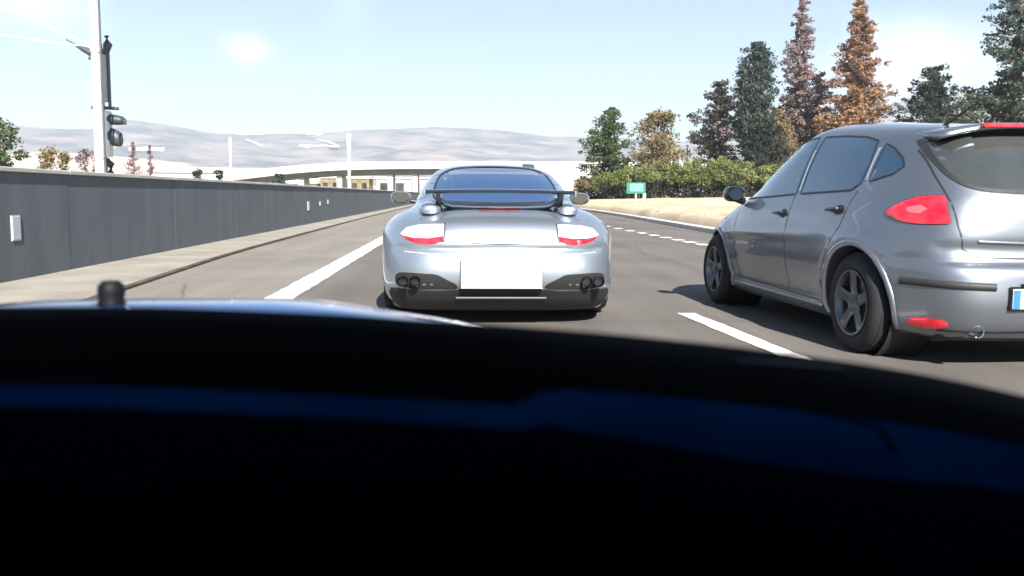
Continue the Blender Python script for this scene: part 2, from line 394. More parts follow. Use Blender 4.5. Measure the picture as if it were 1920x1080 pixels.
M['hills'] = mat('hillside', (.06, .075, .08), .95, noise_scale=.009, col2=(.30, .25, .225), detail=12)
o = mt.build('mountains', 'hills', smooth=True, sharp=180); o['kind'] = 'structure'
# pale cuttings zigzagging up the far hillside
M['cutting'] = mat('bare_rock', (.75, .73, .70), .9, noise_scale=.02, col2=(.85, .83, .80))
def ray_ae(az, el, r): return Vector((math.sin(R(az))*r, math.cos(R(az))*r, CAM_H+math.tan(R(el))*r))
def hill_strip(pts, w, name='hillside_cutting'):
    v = []; f = []
    for (az, el) in pts:
        r = 950
        while r < 2790 and hill_h(az, r) < CAM_H+math.tan(R(el))*r: r += 6
        for s in (-w/2, w/2):
            rr = r + s*3
            v.append((math.sin(R(az))*rr, math.cos(R(az))*rr, hill_h(az, rr)+3))
    for i in range(len(pts)-1): f.append((2*i, 2*i+1, 2*i+3, 2*i+2))
    o = obj(name, v, f, 'cutting'); o['kind'] = 'structure'
def lin(a, b, n=8): return [(a[0]+(b[0]-a[0])*i/n, a[1]+(b[1]-a[1])*i/n) for i in range(n+1)]
def azel(x, y):
    # direction of a landmark seen in the survey photograph, degrees
    return (math.degrees(math.atan((x-863)/1650)), math.degrees(math.atan((366-y)/1650)))
hill_strip(lin(azel(582, 263), azel(638, 264)), 13)
hill_strip(lin(azel(584, 266), azel(636, 279)), 9)
hill_strip(lin(azel(568, 283), azel(640, 281)), 13)
hill_strip(lin(azel(455, 265), azel(505, 264)), 7)
hill_strip(lin(azel(470, 272), azel(503, 285)), 7)
hill_strip(lin(azel(262, 295), azel(325, 294)), 15)

# low near hills and plain beyond the wall
lh = MB(); XS = list(range(-420, 301, 12)); YS = [60, 75, 90, 110, 140, 180, 230, 300, 400, 520, 640, 760, 900]
for y in YS:
    for x in XS:
        az = math.degrees(math.atan2(x, y))
        t = max(0, (y-60)/840)
        base = -.4 + t*math.tan(R(.55))*y
        if az < -12: base += math.tan(R(interp([(-40, 1.8), (-27, 2.0), (-22, 1.9), (-18, 1.5), (-14, .6), (-12, 0)], az)))*y*t
        lh.v.append((x, y, base + noise.fractal(Vector((x/60, y/60, 3)), 1, 2, 4)*(.15+3.0*t)))
n = len(XS)
for i in range(len(YS)-1):
    for j in range(n-1): lh.f.append((i*n+j, i*n+j+1, (i+1)*n+j+1, (i+1)*n+j))
M['plain'] = mat('dry_plain', (.40, .30, .24), .95, noise_scale=.05, col2=(.62, .50, .42), detail=8)
o = lh.build('dry_plain', 'plain', smooth=True, sharp=180); o['kind'] = 'structure'

# ------------------------------------------------------------------ overpass
br = empty('road_overpass', (0, 150, 0), 0, 'white concrete road overpass crossing behind the silver sports car', 'bridge')
deck = [(-48, 2.9), (-42, 3.8), (-36.7, 4.5), (-32, 5.1), (-27.9, 5.6), (-20, 6.2), (-10, 6.5), (0, 6.6), (12, 6.7), (26, 6.75), (40, 6.6), (60, 6.2)]
def dz(x): return interp(deck, x)
d = MB(); xs = [x for x in range(-48, 61, 2)]
for i in range(len(xs)-1):
    a, b = xs[i], xs[i+1]
    v = []
    for x in (a, b):
        z = dz(x); v += [(x, 0, z-1.25), (x, 0, z), (x, .3, z), (x, .3, z-.7), (x, 9.7, z-.7), (x, 9.7, z), (x, 10, z), (x, 10, z-1.25), (x, 7, z-1.26), (x, 3, z-1.26)]
    d.add(v, [(k, (k+1) % 10, 10+(k+1) % 10, 10+k) for k in range(10)])
d.build('deck', 'white_wall', br)
M['girder'] = mat('girder_concrete', (.16, .16, .155), .9, noise_scale=.5, col2=(.22, .22, .21))
for yy in (2.2, 4.6, 7.0):
  gd = MB()
  for i in range(len(xs)-1):
    a, b = xs[i], xs[i+1]
    gd.add([(a, yy, dz(a)-1.27), (b, yy, dz(b)-1.27), (b, yy, dz(b)-2.1), (a, yy, dz(a)-2.1), (a, yy+.7, dz(a)-1.27), (b, yy+.7, dz(b)-1.27), (b, yy+.7, dz(b)-2.1), (a, yy+.7, dz(a)-2.1)], [(0, 1, 2, 3), (4, 7, 6, 5), (3, 2, 6, 7)])
  gd.build('girder', 'girder', br)
p = MB()
for i in range(len(xs)-1): p.box(xs[i]+.03, xs[i+1]-.03, -.06, .0, dz(xs[i]+1)-1.0, dz(xs[i]+1)-.05)
p.build('parapet_panel', 'white_wall', br)
for x in (-27, -20.6, -12.0, -7.8, -3.0, 6, 15):
    MB().bevelbox(x-.45, x+.45, 1.8, 2.8, -.5, dz(x)-2.1, .1, 1).build('column', 'white_wall', br)
    MB().bevelbox(x-.45, x+.45, 7.0, 8.0, -.5, dz(x)-2.1, .1, 1).build('column', 'white_wall', br)
# abutment, a broad pale block at the right end
MB().add([(10, -1, -.5), (23.0, -1, -.5), (23.0, 12, -.5), (10, 12, -.5), (10, -1, 5.5), (22, -1, 5.6), (22, 12, 5.6), (10, 12, 5.5)],
         [(0, 3, 2, 1), (4, 5, 6, 7), (0, 1, 5, 4), (1, 2, 6, 5), (2, 3, 7, 6), (3, 0, 4, 7)]).build('abutment', 'white_wall', br)

# ------------------------------------------------------------------ buildings behind and under the overpass
M['ochre'] = mat('ochre_render', (.15, .11, .055), .9, noise_scale=1.2, col2=(.26, .20, .11))
M['pinkish'] = mat('pinkish_render', (.36, .30, .28), .9, noise_scale=.4, col2=(.44, .38, .355))
M['pane'] = mat('window_pane', (.02, .025, .03), .1, coat=.8)
M['roof_pale'] = mat('pale_roof_sheet', (.66, .66, .64), .6, noise_scale=.6, col2=(.76, .76, .74))
def building(loc, w, dpt, h, m, label, storeys, bays, roof='flat', rz=0):
    b = empty('low_building', loc, rz, label, 'building')
    MB().box(-w/2, w/2, 0, dpt, -1, h).build('wall', m, b)
    if roof == 'flat': MB().bevelbox(-w/2-.3, w/2+.3, -.3, dpt+.3, h+.003, h+.35, .05, 1).build('roof', 'roof_pale', b)
    else:
        MB().add([(-w/2-.5, -.5, h+.003), (w/2+.5, -.5, h+.003), (w/2+.5, dpt+.5, h+.003), (-w/2-.5, dpt+.5, h+.003), (-w/2-.5, dpt/2, h+roof), (w/2+.5, dpt/2, h+roof)],
                 [(0, 3, 2, 1), (0, 1, 5, 4), (2, 3, 4, 5), (1, 2, 5), (3, 0, 4)]).build('roof', 'roof_pale', b)
    first = None
    for s in range(storeys):
        for k in range(bays):
            x = -w/2 + w*(k+.5)/bays; z = h*(s+.35)/storeys; ww = w/bays*.5; hh = h/storeys*.45
            wn_ = MB().box(-ww/2, ww/2, -.05, .05, 0, hh).build('window', 'pane', b, loc=(x, -.01, z))
            MB().box(-ww/2-.06, ww/2+.06, -.12, -.04, -.1, 0).build('sill', 'white_wall', wn_)
    return b
building((-22.8, 176, -.3), 9.5, 8, 4.3, 'ochre', 'ochre building with dark windows seen under the left span of the overpass', 1, 5)
building((-32.5, 172, -.3), 9, 8, 3.2, 'white_wall', 'low white shed under the falling left end of the overpass', 1, 3, 1.0)
building((-11, 185, -.3), 13, 9, 4.5, 'pinkish', 'pinkish wall building behind the tall white overpass column', 1, 4)
building((4, 190, -.3), 15, 9, 4.6, 'white_wall', 'pale building seen under the overpass behind the sports car roof', 1, 4)
building((-54, 190, 1.0), 22, 12, 4.2, 'white_wall', 'long low white building beyond the left wall below the hill', 1, 7, 1.2)
building((-44, 150, .2), 12, 7, 2.6, 'roof_pale', 'white roofed shed just above the wall coping left of the overpass', 1, 4, .9)
building((-118, 420, 4.5), 30, 14, 7, 'white_wall', 'long white building low on the hillside right of the traffic signal', 2, 8)

bk = MB(); bxs = [-46+i*.8 for i in range(30)]; bys = [114+i*.8 for i in range(10)]
for y in bys:
    for x in bxs: bk.v.append((x, y, 2.6*math.exp(-((x+33)/7)**2)*math.sin(PI*min(1, (y-113.5)/7.6))**.7 + .15*noise.noise(Vector((x, y, 0)))))
for i in range(9):
    for k in range(29): bk.f.append((i*30+k, i*30+k+1, (i+1)*30+k+1, (i+1)*30+k))
M['bank'] = mat('bank_grass', (.14, .18, .06), .95, noise_scale=.8, col2=(.26, .28, .13), bump=.4, bump_scale=6)
o = bk.build('grass_bank', 'bank', smooth=True, sharp=180); o['kind'] = 'structure'

# ------------------------------------------------------------------ posts, masts
def mast(loc, h, r, label, head=True, name='lamp_mast', m='white_metal'):
    t = empty(name, loc, 0, label, 'mast')
    MB().tube([(0, 0, -.5), (0, 0, h*.5), (0, 0, h)], [r, r*.85, r*.7], 12).build('pole', m, t, True)
    MB().lathe([(0, h+.06), (r*1.3, h), (r*1.5, h-.35), (r*1.0, h-2.0)], 'Z', 14).build('head', m, t, True)
    MB().lathe([(r*2, 0), (r*2, .25), (r, .4)], 'Z', 12).build('base', m, t, True)
    return t
tall = mast((-13.7, 110, 0), 8.3, .2, 'tall thick white mast rising past the overpass deck')
mast((-28.0, 110, 0), 7.7, .13, 'thin white lamp mast against the hills left of the overpass')

# the white mast and the old signal head at its side, beyond the wall
pm = empty('white_mast', (-9.5, 24, 0), 0, 'tall white metal mast rising out of the picture beyond the left wall', 'mast')
MB().tube([(0, 0, 0), (0, 0, 4), (0.02, 0, 12)], [.115, .11, .095], 20).build('pole', 'white_metal', pm, True)
MB().tube([(.145, 0, .2), (.145, 0, 4), (.15, 0, 12)], .024, 8).build('cable_conduit', 'dark_metal', pm, True)
for z in (1.9, 4.62): MB().lathe([(.112, z-.03), (.13, z-.03), (.13, z+.03), (.112, z+.03)], 'Z', 20, closed=True).build('clamp', 'grey_metal', pm, True)
MB().lathe([(.2, 0), (.2, .06), (.14, .08), (.12, .4)], 'Z', 20).build('base_flange', 'grey_metal', pm, True)
# lantern on the mast's left side, tapering away
M['lantern'] = mat('lantern_grey', (.035, .045, .06), .5)
a = MB().tube([(-.08, 0, 4.56), (-.3, .0, 4.68), (-.5, 0, 4.78)], [.09, .075, .03], 12); a.build('side_lamp', 'lantern', pm, True)
MB().tube([(-.48, 0, 4.78), (-.72, .0, 4.91)], [.02, .016], 8).build('bracket_arm', 'lantern', pm, True)

sg = empty('traffic_signal', (-9.83, 25.2, 0), 0, 'old grey traffic signal with hooded lamps seen side-on right of the white mast', 'traffic light')
MB().tube([(0, 0, 0), (0, 0, 2.2), (0, 0, 5.0)], [.07, .06, .05], 14).build('pole', 'grey_metal', sg, True)
MB().bevelbox(-.17, .13, -.16, .14, 3.45, 4.72, .03, 2).build('control_box', 'grey_metal', sg)
MB().bevelbox(.132, .165, .03, .2, 3.25, 4.8, .01, 1).build('backing_board', 'dark_metal', sg)
MB().tube([(-.38, 0, 4.8), (-.1, 0, 4.74), (.14, 0, 4.8), (.2, 0, 5.0), (.17, 0, 5.22)], [.05, .07, .1, .12, .07], 12).build('top_lamp', 'dark_metal', sg, True)
MB().tube([(-.32, 0, 4.62), (.08, 0, 4.62)], .045, 10).build('bracket_arm', 'dark_metal', sg, True)
MB().tube([(-.3, 0, 3.3), (.42, 0, 3.27)], [.05, .045], 10).build('lower_bracket', 'dark_metal', sg, True)
MB().bevelbox(-.15, .2, -.16, .14, 1.95, 3.2, .05, 3).build('signal_head', 'white_metal', sg, True)
def hood(z, rx, rz_, tilt):
    v = []; f = []; n = 16; L = 8
    for j in range(L+1):
        t = j/L
        for k in range(n):
            a_ = 2*PI*k/n
            s = math.sqrt(max(0, 1-(t*.96)**2.4))*.5+.5 if j < L else .35
            v.append((.16+t*.42*rx, math.cos(a_)*.18*s, z + math.sin(a_)*.15*rz_*s - t*tilt))
    for j in range(L):
        for k in range(n): f.append((j*n+k, j*n+(k+1) % n, (j+1)*n+(k+1) % n, (j+1)*n+k))
    f.append(tuple(range(L*n, L*n+n)))
    h_ = obj('lamp_hood', v, f, 'lantern', sg, True)
    v = [(.3*rx, math.cos(2*PI*k/n)*.145, z-.02+math.sin(2*PI*k/n)*.1*rz_) for k in range(n)]
    obj('lens', [(x_+.30*rx, y_-.06, z_-.04) for (x_, y_, z_) in v], [tuple(range(n))], 'glass_dark', h_)
hood(2.98, 1.0, .95, .04); hood(2.52, .80, 1.6, .10)
MB().bevelbox(-.16, .1, -.1, .1, 1.80, 1.92, .02, 1).build('lower_clamp', 'dark_metal', sg)
MB().tube([(.06, 0, 1.88), (.16, 0, 1.74), (.15, 0, 1.52), (.08, 0, 1.40)], [.05, .1, .09, .04], 10).build('lower_lamp', 'dark_metal', sg, True)

# wires slung from the mast to the next one, out of the picture at the left
def wire(a, b, sag, r, label, m='white_metal'):
    t = empty('overhead_wire', a, 0, label, 'wire', 'overhead wires at the white mast')
    d_ = Vector(b)-Vector(a)
    MB().tube([d_*(i/12)+Vector((0, 0, -sag*4*(i/12)*(1-i/12))) for i in range(13)], r, 6).build('strand', m, t, True)
    q = d_*.30; MB().lathe([(0, -.09), (.035, -.07), (.05, 0), (.035, .07), (0, .09)], 'X', 10, (q.x, q.y, q.z-sag*.84)).build('insulator', 'dark_metal', t, True)
wire((-9.6, 24, 4.80), (-17.0, 22.5, 8.9), .35, .022, 'upper pale overhead wire slanting up to the left from the white mast')
wire((-9.6, 24, 4.74), (-18.0, 23.0, 7.0), .45, .018, 'lower pale overhead wire running left from the white mast')

# ------------------------------------------------------------------ green sign on the verge
gs = empty('green_road_sign', (10.9, 54.5, .33), 0, 'small pale green sign on a thin post in front of the dark hedge', 'sign')
M['sign_green'] = mat('sign_green', (.10, .50, .30), .35, noise_scale=3, col2=(.14, .70, .44))
M['sign_dark'] = mat('sign_dark_green', (.01, .14, .07), .5)
MB().bevelbox(-.42, .42, -.02, .02, .95, 1.42, .01, 1).build('sign_panel', 'sign_green', gs)
MB().bevelbox(-.62, .58, .022, .05, .80, 1.50, .01, 1).build('backing_frame', 'sign_dark', gs)
MB().tube([(0, .06, -.2), (0, .06, 1.4)], .035, 8).build('post', 'white_metal', gs, True)
gs2 = empty('verge_marker_post', (11.55, 55.2, .33), 0, 'short pale green marker post just right of the green sign', 'post')
MB().bevelbox(-.09, .09, -.03, .03, -.2, .9, .02, 1).build('post', mat('pale_green_post', (.25, .42, .30), .6), gs2)
MB().bevelbox(-.095, .095, -.035, .035, .62, .8, .01, 1).build('reflector_band', 'white_metal', gs2)

# pale posts standing behind the hedge, left of the dark trees
for i, (x, h) in enumerate([(23.2, 6.0), (24.4, 5.2), (25.3, 6.6), (26.3, 5.3), (27.3, 6.3)]):
    t = empty('white_post', (x, 97+i*.7, 0), 0, None, 'post', 'pale posts behind the hedge')
    t['label'] = ['leftmost pale post rising behind the hedge', 'shortest pale post behind the hedge, second from the left', 'tallest pale post behind the hedge, middle of the row',
                  'low pale post behind the hedge, fourth from the left', 'rightmost pale post behind the hedge beside the dark tree'][i]
    MB().tube([(0, 0, -.3), (0, 0, h)], [.16, .12], 10).build('shaft', 'white_metal', t, True)
    MB().lathe([(0, h+.2), (.2, h+.1), (.2, h)], 'Z', 10).build('cap', 'white_metal', t, True)
# ================================================================== CAR BUILDING
def slice_outline(z, T, npts=72):
    yr, yf, w, yc = interp(T['yr'], z), interp(T['yf'], z), interp(T['w'], z), interp(T['yc'], z)
    nr, nf = interp(T['nr'], z), interp(T['nf'], z)
    yc = max(yr+.05, min(yf-.05, yc))
    dense = []
    for i in range(401):
        th = -PI/2 + PI*i/400
        c, s = abs(math.cos(th)), math.sin(th)
        n = nr if s < 0 else nf
        a = (yc-yr) if s < 0 else (yf-yc)
        dense.append((w*c**(2/n), yc + math.copysign(abs(s)**(2/n), s)*a))
    dense[0] = (0, yr); dense[-1] = (0, yf)
    P = np.array(dense); d = np.hypot(*np.diff(P, axis=0).T)
    tang = np.arctan2(*(np.diff(P, axis=0).T[::-1])); turn = np.abs(np.diff(np.unwrap(tang)))
    wgt = d.copy(); wgt[1:] += turn*.22
    cum = np.concatenate([[0], np.cumsum(wgt)]); cum /= cum[-1]
    t = np.linspace(0, 1, npts)
    return np.interp(t, cum, P[:, 0]), np.interp(t, cum, P[:, 1])
def car_body_mesh(T, zs, deform=None, npts=72):
    V = []; F = []
    for z in zs:
        xs, ys_ = slice_outline(z, T, npts)
        for k in range(npts): V.append([xs[k], ys_[k], z])
        for k in range(npts-2, 0, -1): V.append([-xs[k], ys_[k], z])
    n = 2*npts-2
    for i in range(len(zs)-1):
        for k in range(n): F.append((i*n+k, i*n+(k+1) % n, (i+1)*n+(k+1) % n, (i+1)*n+k))
    def cap(base, z, rev):
        # fill a closed slice with a strip grid across x
        for k in range(npts-1):
            a, b = base+k, base+k+1
            c, d = base+(n-k) % n, base+(n-k-1) % n
            q = [a, b, d, c]; q = [x for i_, x in enumerate(q) if x not in q[:i_]]
            if len(q) >= 3: F.append(tuple(q[::-1] if rev else q))
    cap(0, zs[0], False); cap((len(zs)-1)*n, zs[-1], True)
    V = [Vector(v) for v in V]
    if deform: V = [deform(v) for v in V]
    me = bpy.data.meshes.new('body'); me.from_pydata(V, [], F); me.update()
    bm = bmesh.new(); bm.from_mesh(me); bmesh.ops.recalc_face_normals(bm, faces=bm.faces)
    bm.to_mesh(me); bm.free()
    return me
def bvh_of(me): return BVHTree.FromPolygons([v.co[:] for v in me.vertices], [tuple(p.vertices) for p in me.polygons])
def cut_arches(me, cyls):
    """wheel openings: subtract cylinders lying across the car"""
    o = bpy.data.objects.new('tmp_body', me); COL.objects.link(o); tmp = []
    for (x0, x1, y, z, r) in cyls:
        c = MB().lathe([(r, x0), (r, x1)], 'X', 56, (0, y, z))
        n = 56; c.f += [tuple(range(n)), tuple(range(n, 2*n))[::-1]]
        oc = c.build('tmp_cut', None); tmp.append(oc)
        md = o.modifiers.new('b', 'BOOLEAN'); md.operation = 'DIFFERENCE'; md.solver = 'EXACT'; md.object = oc
    dg = bpy.context.evaluated_depsgraph_get(); dg.update()
    out = bpy.data.meshes.new_from_object(o.evaluated_get(dg))
    for q in tmp + [o]: bpy.data.objects.remove(q)
    return out
def ray_uv(bvh, u, z, yaw, far=6.0):
    """shoot at the body from outside. yaw: 0 = from behind (u = x), 90 = from the left side (u = y), -90 = from the right (u = y), 'top' from above (u = x, z = y)"""
    if yaw == 'top':
        h = bvh.ray_cast(Vector((u, z, far)), Vector((0, 0, -1)))
        return h[0], Vector((0, 0, 1)), (h[1] if h[0] else None)
    if yaw == 90: o = Vector((-far, u, z)); d = Vector((1, 0, 0))
    elif yaw == -90: o = Vector((far, u, z)); d = Vector((-1, 0, 0))
    elif yaw == 'front': o = Vector((u, far*2, z)); d = Vector((0, -1, 0))
    elif yaw == 0: o = Vector((u, -far, z)); d = Vector((0, 1, 0))
    else:
        a = R(yaw); d = Vector((math.sin(a), math.cos(a), 0)); e = Vector((math.cos(a), -math.sin(a), 0))
        o = e*u - d*far; o.z = z
    h = bvh.ray_cast(o, d)
    return h[0], -d, (h[1] if h[0] else None)
def smooth_loop(pts, k=5):
    out = []; n = len(pts)
    for i in range(n):
        p0, p1, p2, p3 = pts[i-1], pts[i], pts[(i+1) % n], pts[(i+2) % n]
        for j in range(k):
            t = j/k
            out.append(tuple(.5*((2*p1[c]) + (-p0[c]+p2[c])*t + (2*p0[c]-5*p1[c]+4*p2[c]-p3[c])*t*t + (-p0[c]+3*p1[c]-3*p2[c]+p3[c])*t**3) for c in (0, 1)))
    return out
def patch(name, pts, bvh, yaw, m, parent, off=.004, depth=.02, step=.05, smooth=False, mirror=False, bulge=0.0):
    if smooth: pts = smooth_loop(pts)
    bm = bmesh.new()
    vs_ = [bm.verts.new((p[0], p[1], 0)) for p in pts]
    bm.faces.new(vs_)
    us = [p[0] for p in pts]; zs = [p[1] for p in pts]
    cu, cz = sum(us)/len(us), sum(zs)/len(zs); span = max(max(us)-min(us), max(zs)-min(zs))/2
    u = min(us)+step
    while u < max(us)-1e-4:
        bmesh.ops.bisect_plane(bm, geom=bm.verts[:]+bm.edges[:]+bm.faces[:], plane_co=(u, 0, 0), plane_no=(1, 0, 0)); u += step
    z = min(zs)+step
    while z < max(zs)-1e-4:
        bmesh.ops.bisect_plane(bm, geom=bm.verts[:]+bm.edges[:]+bm.faces[:], plane_co=(0, z, 0), plane_no=(0, 1, 0)); z += step
    bmesh.ops.triangulate(bm, faces=bm.faces[:])
    # distance from the border, for bulging lenses
    last = None
    for v in bm.verts:
        hit, nd, nr = ray_uv(bvh, v.co.x, v.co.y, yaw)
        if hit is None:
            v.co = last.copy() if last else Vector((0, 0, -5)); continue
        if nr.dot(nd) < 0: nr = -nr
        b = 0
        if bulge and not v.is_boundary: b = bulge
        v.co = hit + (nr*.6+nd*.4)*(off + b); last = v.co
    # rim going down into the body
    be = [e for e in bm.edges if e.is_boundary]
    r = bmesh.ops.extrude_edge_only(bm, edges=be)
    nd = {90: Vector((-1, 0, 0)), -90: Vector((1, 0, 0)), 0: Vector((0, -1, 0)), 'top': Vector((0, 0, 1)), 'front': Vector((0, 1, 0))}.get(yaw) 
    if nd is None: nd = -Vector((math.sin(R(yaw)), math.cos(R(yaw)), 0))
    for v in [q for q in r['geom'] if isinstance(q, bmesh.types.BMVert)]: v.co -= nd*depth
    if mirror:
        for v in bm.verts: v.co.x = -v.co.x
    bmesh.ops.recalc_face_normals(bm, faces=bm.faces)
    # make outward
    s = sum((f.normal.dot(Vector((-nd.x if mirror else nd.x, nd.y, nd.z)))*f.calc_area() for f in bm.faces))
    if s < 0: bmesh.ops.reverse_faces(bm, faces=bm.faces)
    me = bpy.data.meshes.new(name); bm.to_mesh(me); bm.free()
    return link(name, me, m, parent, True, sharp=35)
def ribbon(name, pts, w, bvh, yaw, m, parent, off=.002, step=.04, closed=False, mirror=False, h=0.0):
    """thin strip lying on the body along a polyline (panel gap, gasket, trim). h > 0 makes it stand proud with a rounded back"""
    P = [Vector((p[0], p[1])) for p in pts]
    if closed: P.append(P[0])
    Q = []
    for i in range(len(P)-1):
        n = max(1, int((P[i+1]-P[i]).length/step))
        Q += [P[i].lerp(P[i+1], k/n) for k in range(n)]
    Q.append(P[-1])
    prof = [(-.5, 0), (.5, 0)] if h <= 0 else [(-.5, -.3), (-.42, .6), (0, 1), (.42, .6), (.5, -.3)]
    v = []; f = []; L = len(prof)
    for i, q in enumerate(Q):
        a = Q[i-1] if i > 0 else (Q[-2] if closed else q); b = Q[i+1] if i < len(Q)-1 else (Q[1] if closed else q)
        d = (b-a).normalized(); nrm = Vector((-d.y, d.x))
        ww = w(i/(len(Q)-1)) if callable(w) else w
        for (s, hh) in prof:
            pt = q+nrm*s*ww
            hit, nd, nr = ray_uv(bvh, pt.x, pt.y, yaw)
            if hit is None: hit = Vector(v[-1]) if v else Vector((0, 0, -5)); nr = nd; 
            if nr.dot(nd) < 0: nr = -nr
            v.append(hit + nr*(off + hh*h))
    for i in range(len(Q)-1):
        for k in range(L-1): f.append((i*L+k, i*L+k+1, (i+1)*L+k+1, (i+1)*L+k))
    if mirror: v = [(-p[0], p[1], p[2]) for p in v]
    me = bpy.data.meshes.new(name); me.from_pydata([tuple(p) for p in v], [], f); me.update()
    return link(name, me, m, parent, h > 0)
def make_wheel(parent, loc, rad, width, rimr, side, spokes=5, style='five', m_rim='alloy'):
    """one wheel: tyre, rim with spokes, hub, brake disc. side -1 = outer face to -x"""
    w = bpy.data.objects.new('wheel', None); COL.objects.link(w); w.parent = parent; w.location = loc; w.empty_display_size = .1
    hw = width/2
    pr = [(rimr-.005, -hw*.86), (rimr+.012, -hw*.98), ((rimr+rad)/2, -hw*1.06), (rad-.03, -hw*.95), (rad-.006, -hw*.78), (rad, -hw*.5), (rad, hw*.5), (rad-.006, hw*.78), (rad-.03, hw*.95), ((rimr+rad)/2, hw*1.06), (rimr+.012, hw*.98), (rimr-.005, hw*.86)]
    t = MB().lathe(pr, 'X', 56)
    tb = t.build('tyre', 'rubber', w, True, 50)
    tr = MB()
    for gx in (-.28, 0, .28): tr.lathe([(rad-.008, gx*width-.005), (rad+.0015, gx*width-.005), (rad+.0015, gx*width+.005), (rad-.008, gx*width+.005)], 'X', 56)
    tr.build('tread_groove', 'black', tb)
    s = side
    rm = MB()
    rm.lathe([(rimr-.002, s*hw*.90), (rimr-.004, s*hw*1.0), (rimr-.016, s*hw*1.0), (rimr-.028, s*hw*.8), (rimr-.045, s*hw*.3), (rimr-.05, -s*hw*.8)], 'X', 56)
    for k in range(spokes):
        a0 = 2*PI*k/spokes + .3
        for sub in ((-.16, .16) if style == 'twin' else (0,)):
            v = []
            for (rr, wd, dx) in [(.05, .042, .72), (rimr*.45, .034, .80), (rimr*.8, .036, .86), (rimr-.02, .05, .84)]:
                for (e, dd) in ((-1, -.03), (-1, 0), (-.55, .012), (.55, .012), (1, 0), (1, -.03)):
                    a = a0 + sub*(rr/rimr); c, sn = math.cos(a), math.sin(a)
                    v.append((s*(hw*dx+dd), c*rr - sn*e*wd*(.8 if style == 'twin' else 1), sn*rr + c*e*wd*(.8 if style == 'twin' else 1)))
            f = [(j*6+q, j*6+q+1, (j+1)*6+q+1, (j+1)*6+q) for j in range(3) for q in range(5)]
            rm.add(v, f)
    rm.build('rim', m_rim, w, True, 35)
    hb = MB().lathe([(.0, s*(hw*.72+.03)), (.035, s*(hw*.72+.028)), (.06, s*(hw*.72+.008)), (.068, s*hw*.5), (.068, 0)], 'X', 28)
    for k in range(5):
        a = 2*PI*k/5; hb.lathe([(0, s*(hw*.72+.022)), (.009, s*(hw*.72+.02)), (.01, s*hw*.6)], 'X', 8, (0, math.cos(a)*.046, math.sin(a)*.046))
    hb.build('hub', m_rim, w, True, 35)
    MB().lathe([(.03, s*hw*.15), (rimr*.72, s*hw*.15), (rimr*.72, -s*hw*.1), (.03, -s*hw*.1)], 'X', 40).build('brake_disc', 'grey_metal', w, True, 30)
    MB().lathe([(.0, -s*hw*.2), (rimr-.05, -s*hw*.2)], 'X', 40).build('inner_shield', 'black', w)
    return w
# ================================================================== THE SILVER SPORTS CAR AHEAD
sc_ = empty('sports_car', (.30, 6.42, 0), R(0.0), 'low silver sports car with a rear wing seen squarely from behind, straight ahead', 'car')
PT = dict(
    yr=[(.105, .30), (.14, .20), (.20, .12), (.27, .06), (.34, .015), (.44, .0), (.53, .012), (.58, .03), (.64, .045), (.70, .07), (.76, .12), (.80, .20), (.84, .33), (.87, .48), (.89, .62), (.915, .80), (.95, .93), (1.0, 1.07), (1.07, 1.27), (1.14, 1.48), (1.20, 1.70), (1.25, 1.96), (1.275, 2.2), (1.29, 2.42)],
    yf=[(.14, 4.2), (.3, 4.42), (.5, 4.38), (.62, 4.2), (.7, 3.95), (.78, 3.6), (.86, 3.25), (.93, 3.02), (1.0, 2.96), (1.1, 2.84), (1.2, 2.7), (1.26, 2.6), (1.29, 2.52)],
    w=[(.14, .86), (.20, .905), (.30, .925), (.45, .93), (.60, .93), (.68, .925), (.74, .905), (.79, .865), (.83, .80), (.86, .745), (.89, .715), (.93, .70), (1.0, .675), (1.08, .64), (1.16, .585), (1.21, .53), (1.25, .44), (1.275, .31), (1.29, .12)],
    yc=[(.14, 1.3), (.7, 1.3), (.86, 1.7), (1.0, 2.0), (1.29, 2.46)],
    nr=[(.14, 5.2), (.30, 4.6), (.5, 4.0), (.7, 3.5), (.8, 3.2), (.9, 3.0), (1.0, 3.1), (1.2, 3.2), (1.29, 2.4)],
    nf=[(.14, 2.8), (.6, 2.5), (.9, 2.6), (1.29, 2.6)])
def sdef(v):
    # rear haunches swell over the rear wheels
    k = math.exp(-((v.y-1.0)/.55)**2)*math.exp(-((v.z-.66)/.20)**2)
    if abs(v.x) > .6: v.x += math.copysign(.018*k, v.x)
    # fender tops stand above the engine lid
    if v.z > .74 and abs(v.x) > .55 and v.y < 2.0:
        v.z += .022*math.exp(-((abs(v.x)-.74)/.12)**2)*math.exp(-((v.y-.8)/.6)**2)
    # bumper crease under the lamps, plate bay
    if v.y < .3 and abs(v.x) < .75:
        v.y += .022*math.exp(-((v.z-.585)/.022)**2)
    return v
zs = [.105, .12, .14, .16, .18, .21, .24, .27, .30, .33, .36, .39, .42, .45, .48, .51, .53, .55, .565, .58, .595, .61, .63, .65, .67, .69, .71, .73, .75, .765, .78, .79, .80, .81, .82, .83, .84, .85, .86, .87, .88, .89, .90, .91, .92, .935, .95, .97, .99, 1.01, 1.03, 1.055, 1.08, 1.105, 1.13, 1.155, 1.175, 1.195, 1.21, 1.225, 1.24, 1.252, 1.262, 1.27, 1.277, 1.283, 1.287, 1.29]
bme = car_body_mesh(PT, zs, sdef, 80)
PB = bvh_of(bme)
AR = .355
bme = cut_arches(bme, [(-1.2, -.62, 1.02, .325, AR), (.62, 1.2, 1.02, .325, AR), (-1.2, -.62, 3.37, .32, .345), (.62, 1.2, 3.37, .32, .345)])
link('body', bme, 'silver', sc_, True, sharp=32)
for sx in (-1, 1):
    make_wheel(sc_, (sx*.765, 1.02, .325), .325, .30, .245, sx, 5, 'twin')
    make_wheel(sc_, (sx*.78, 3.37, .32), .32, .235, .24, sx, 5, 'twin')
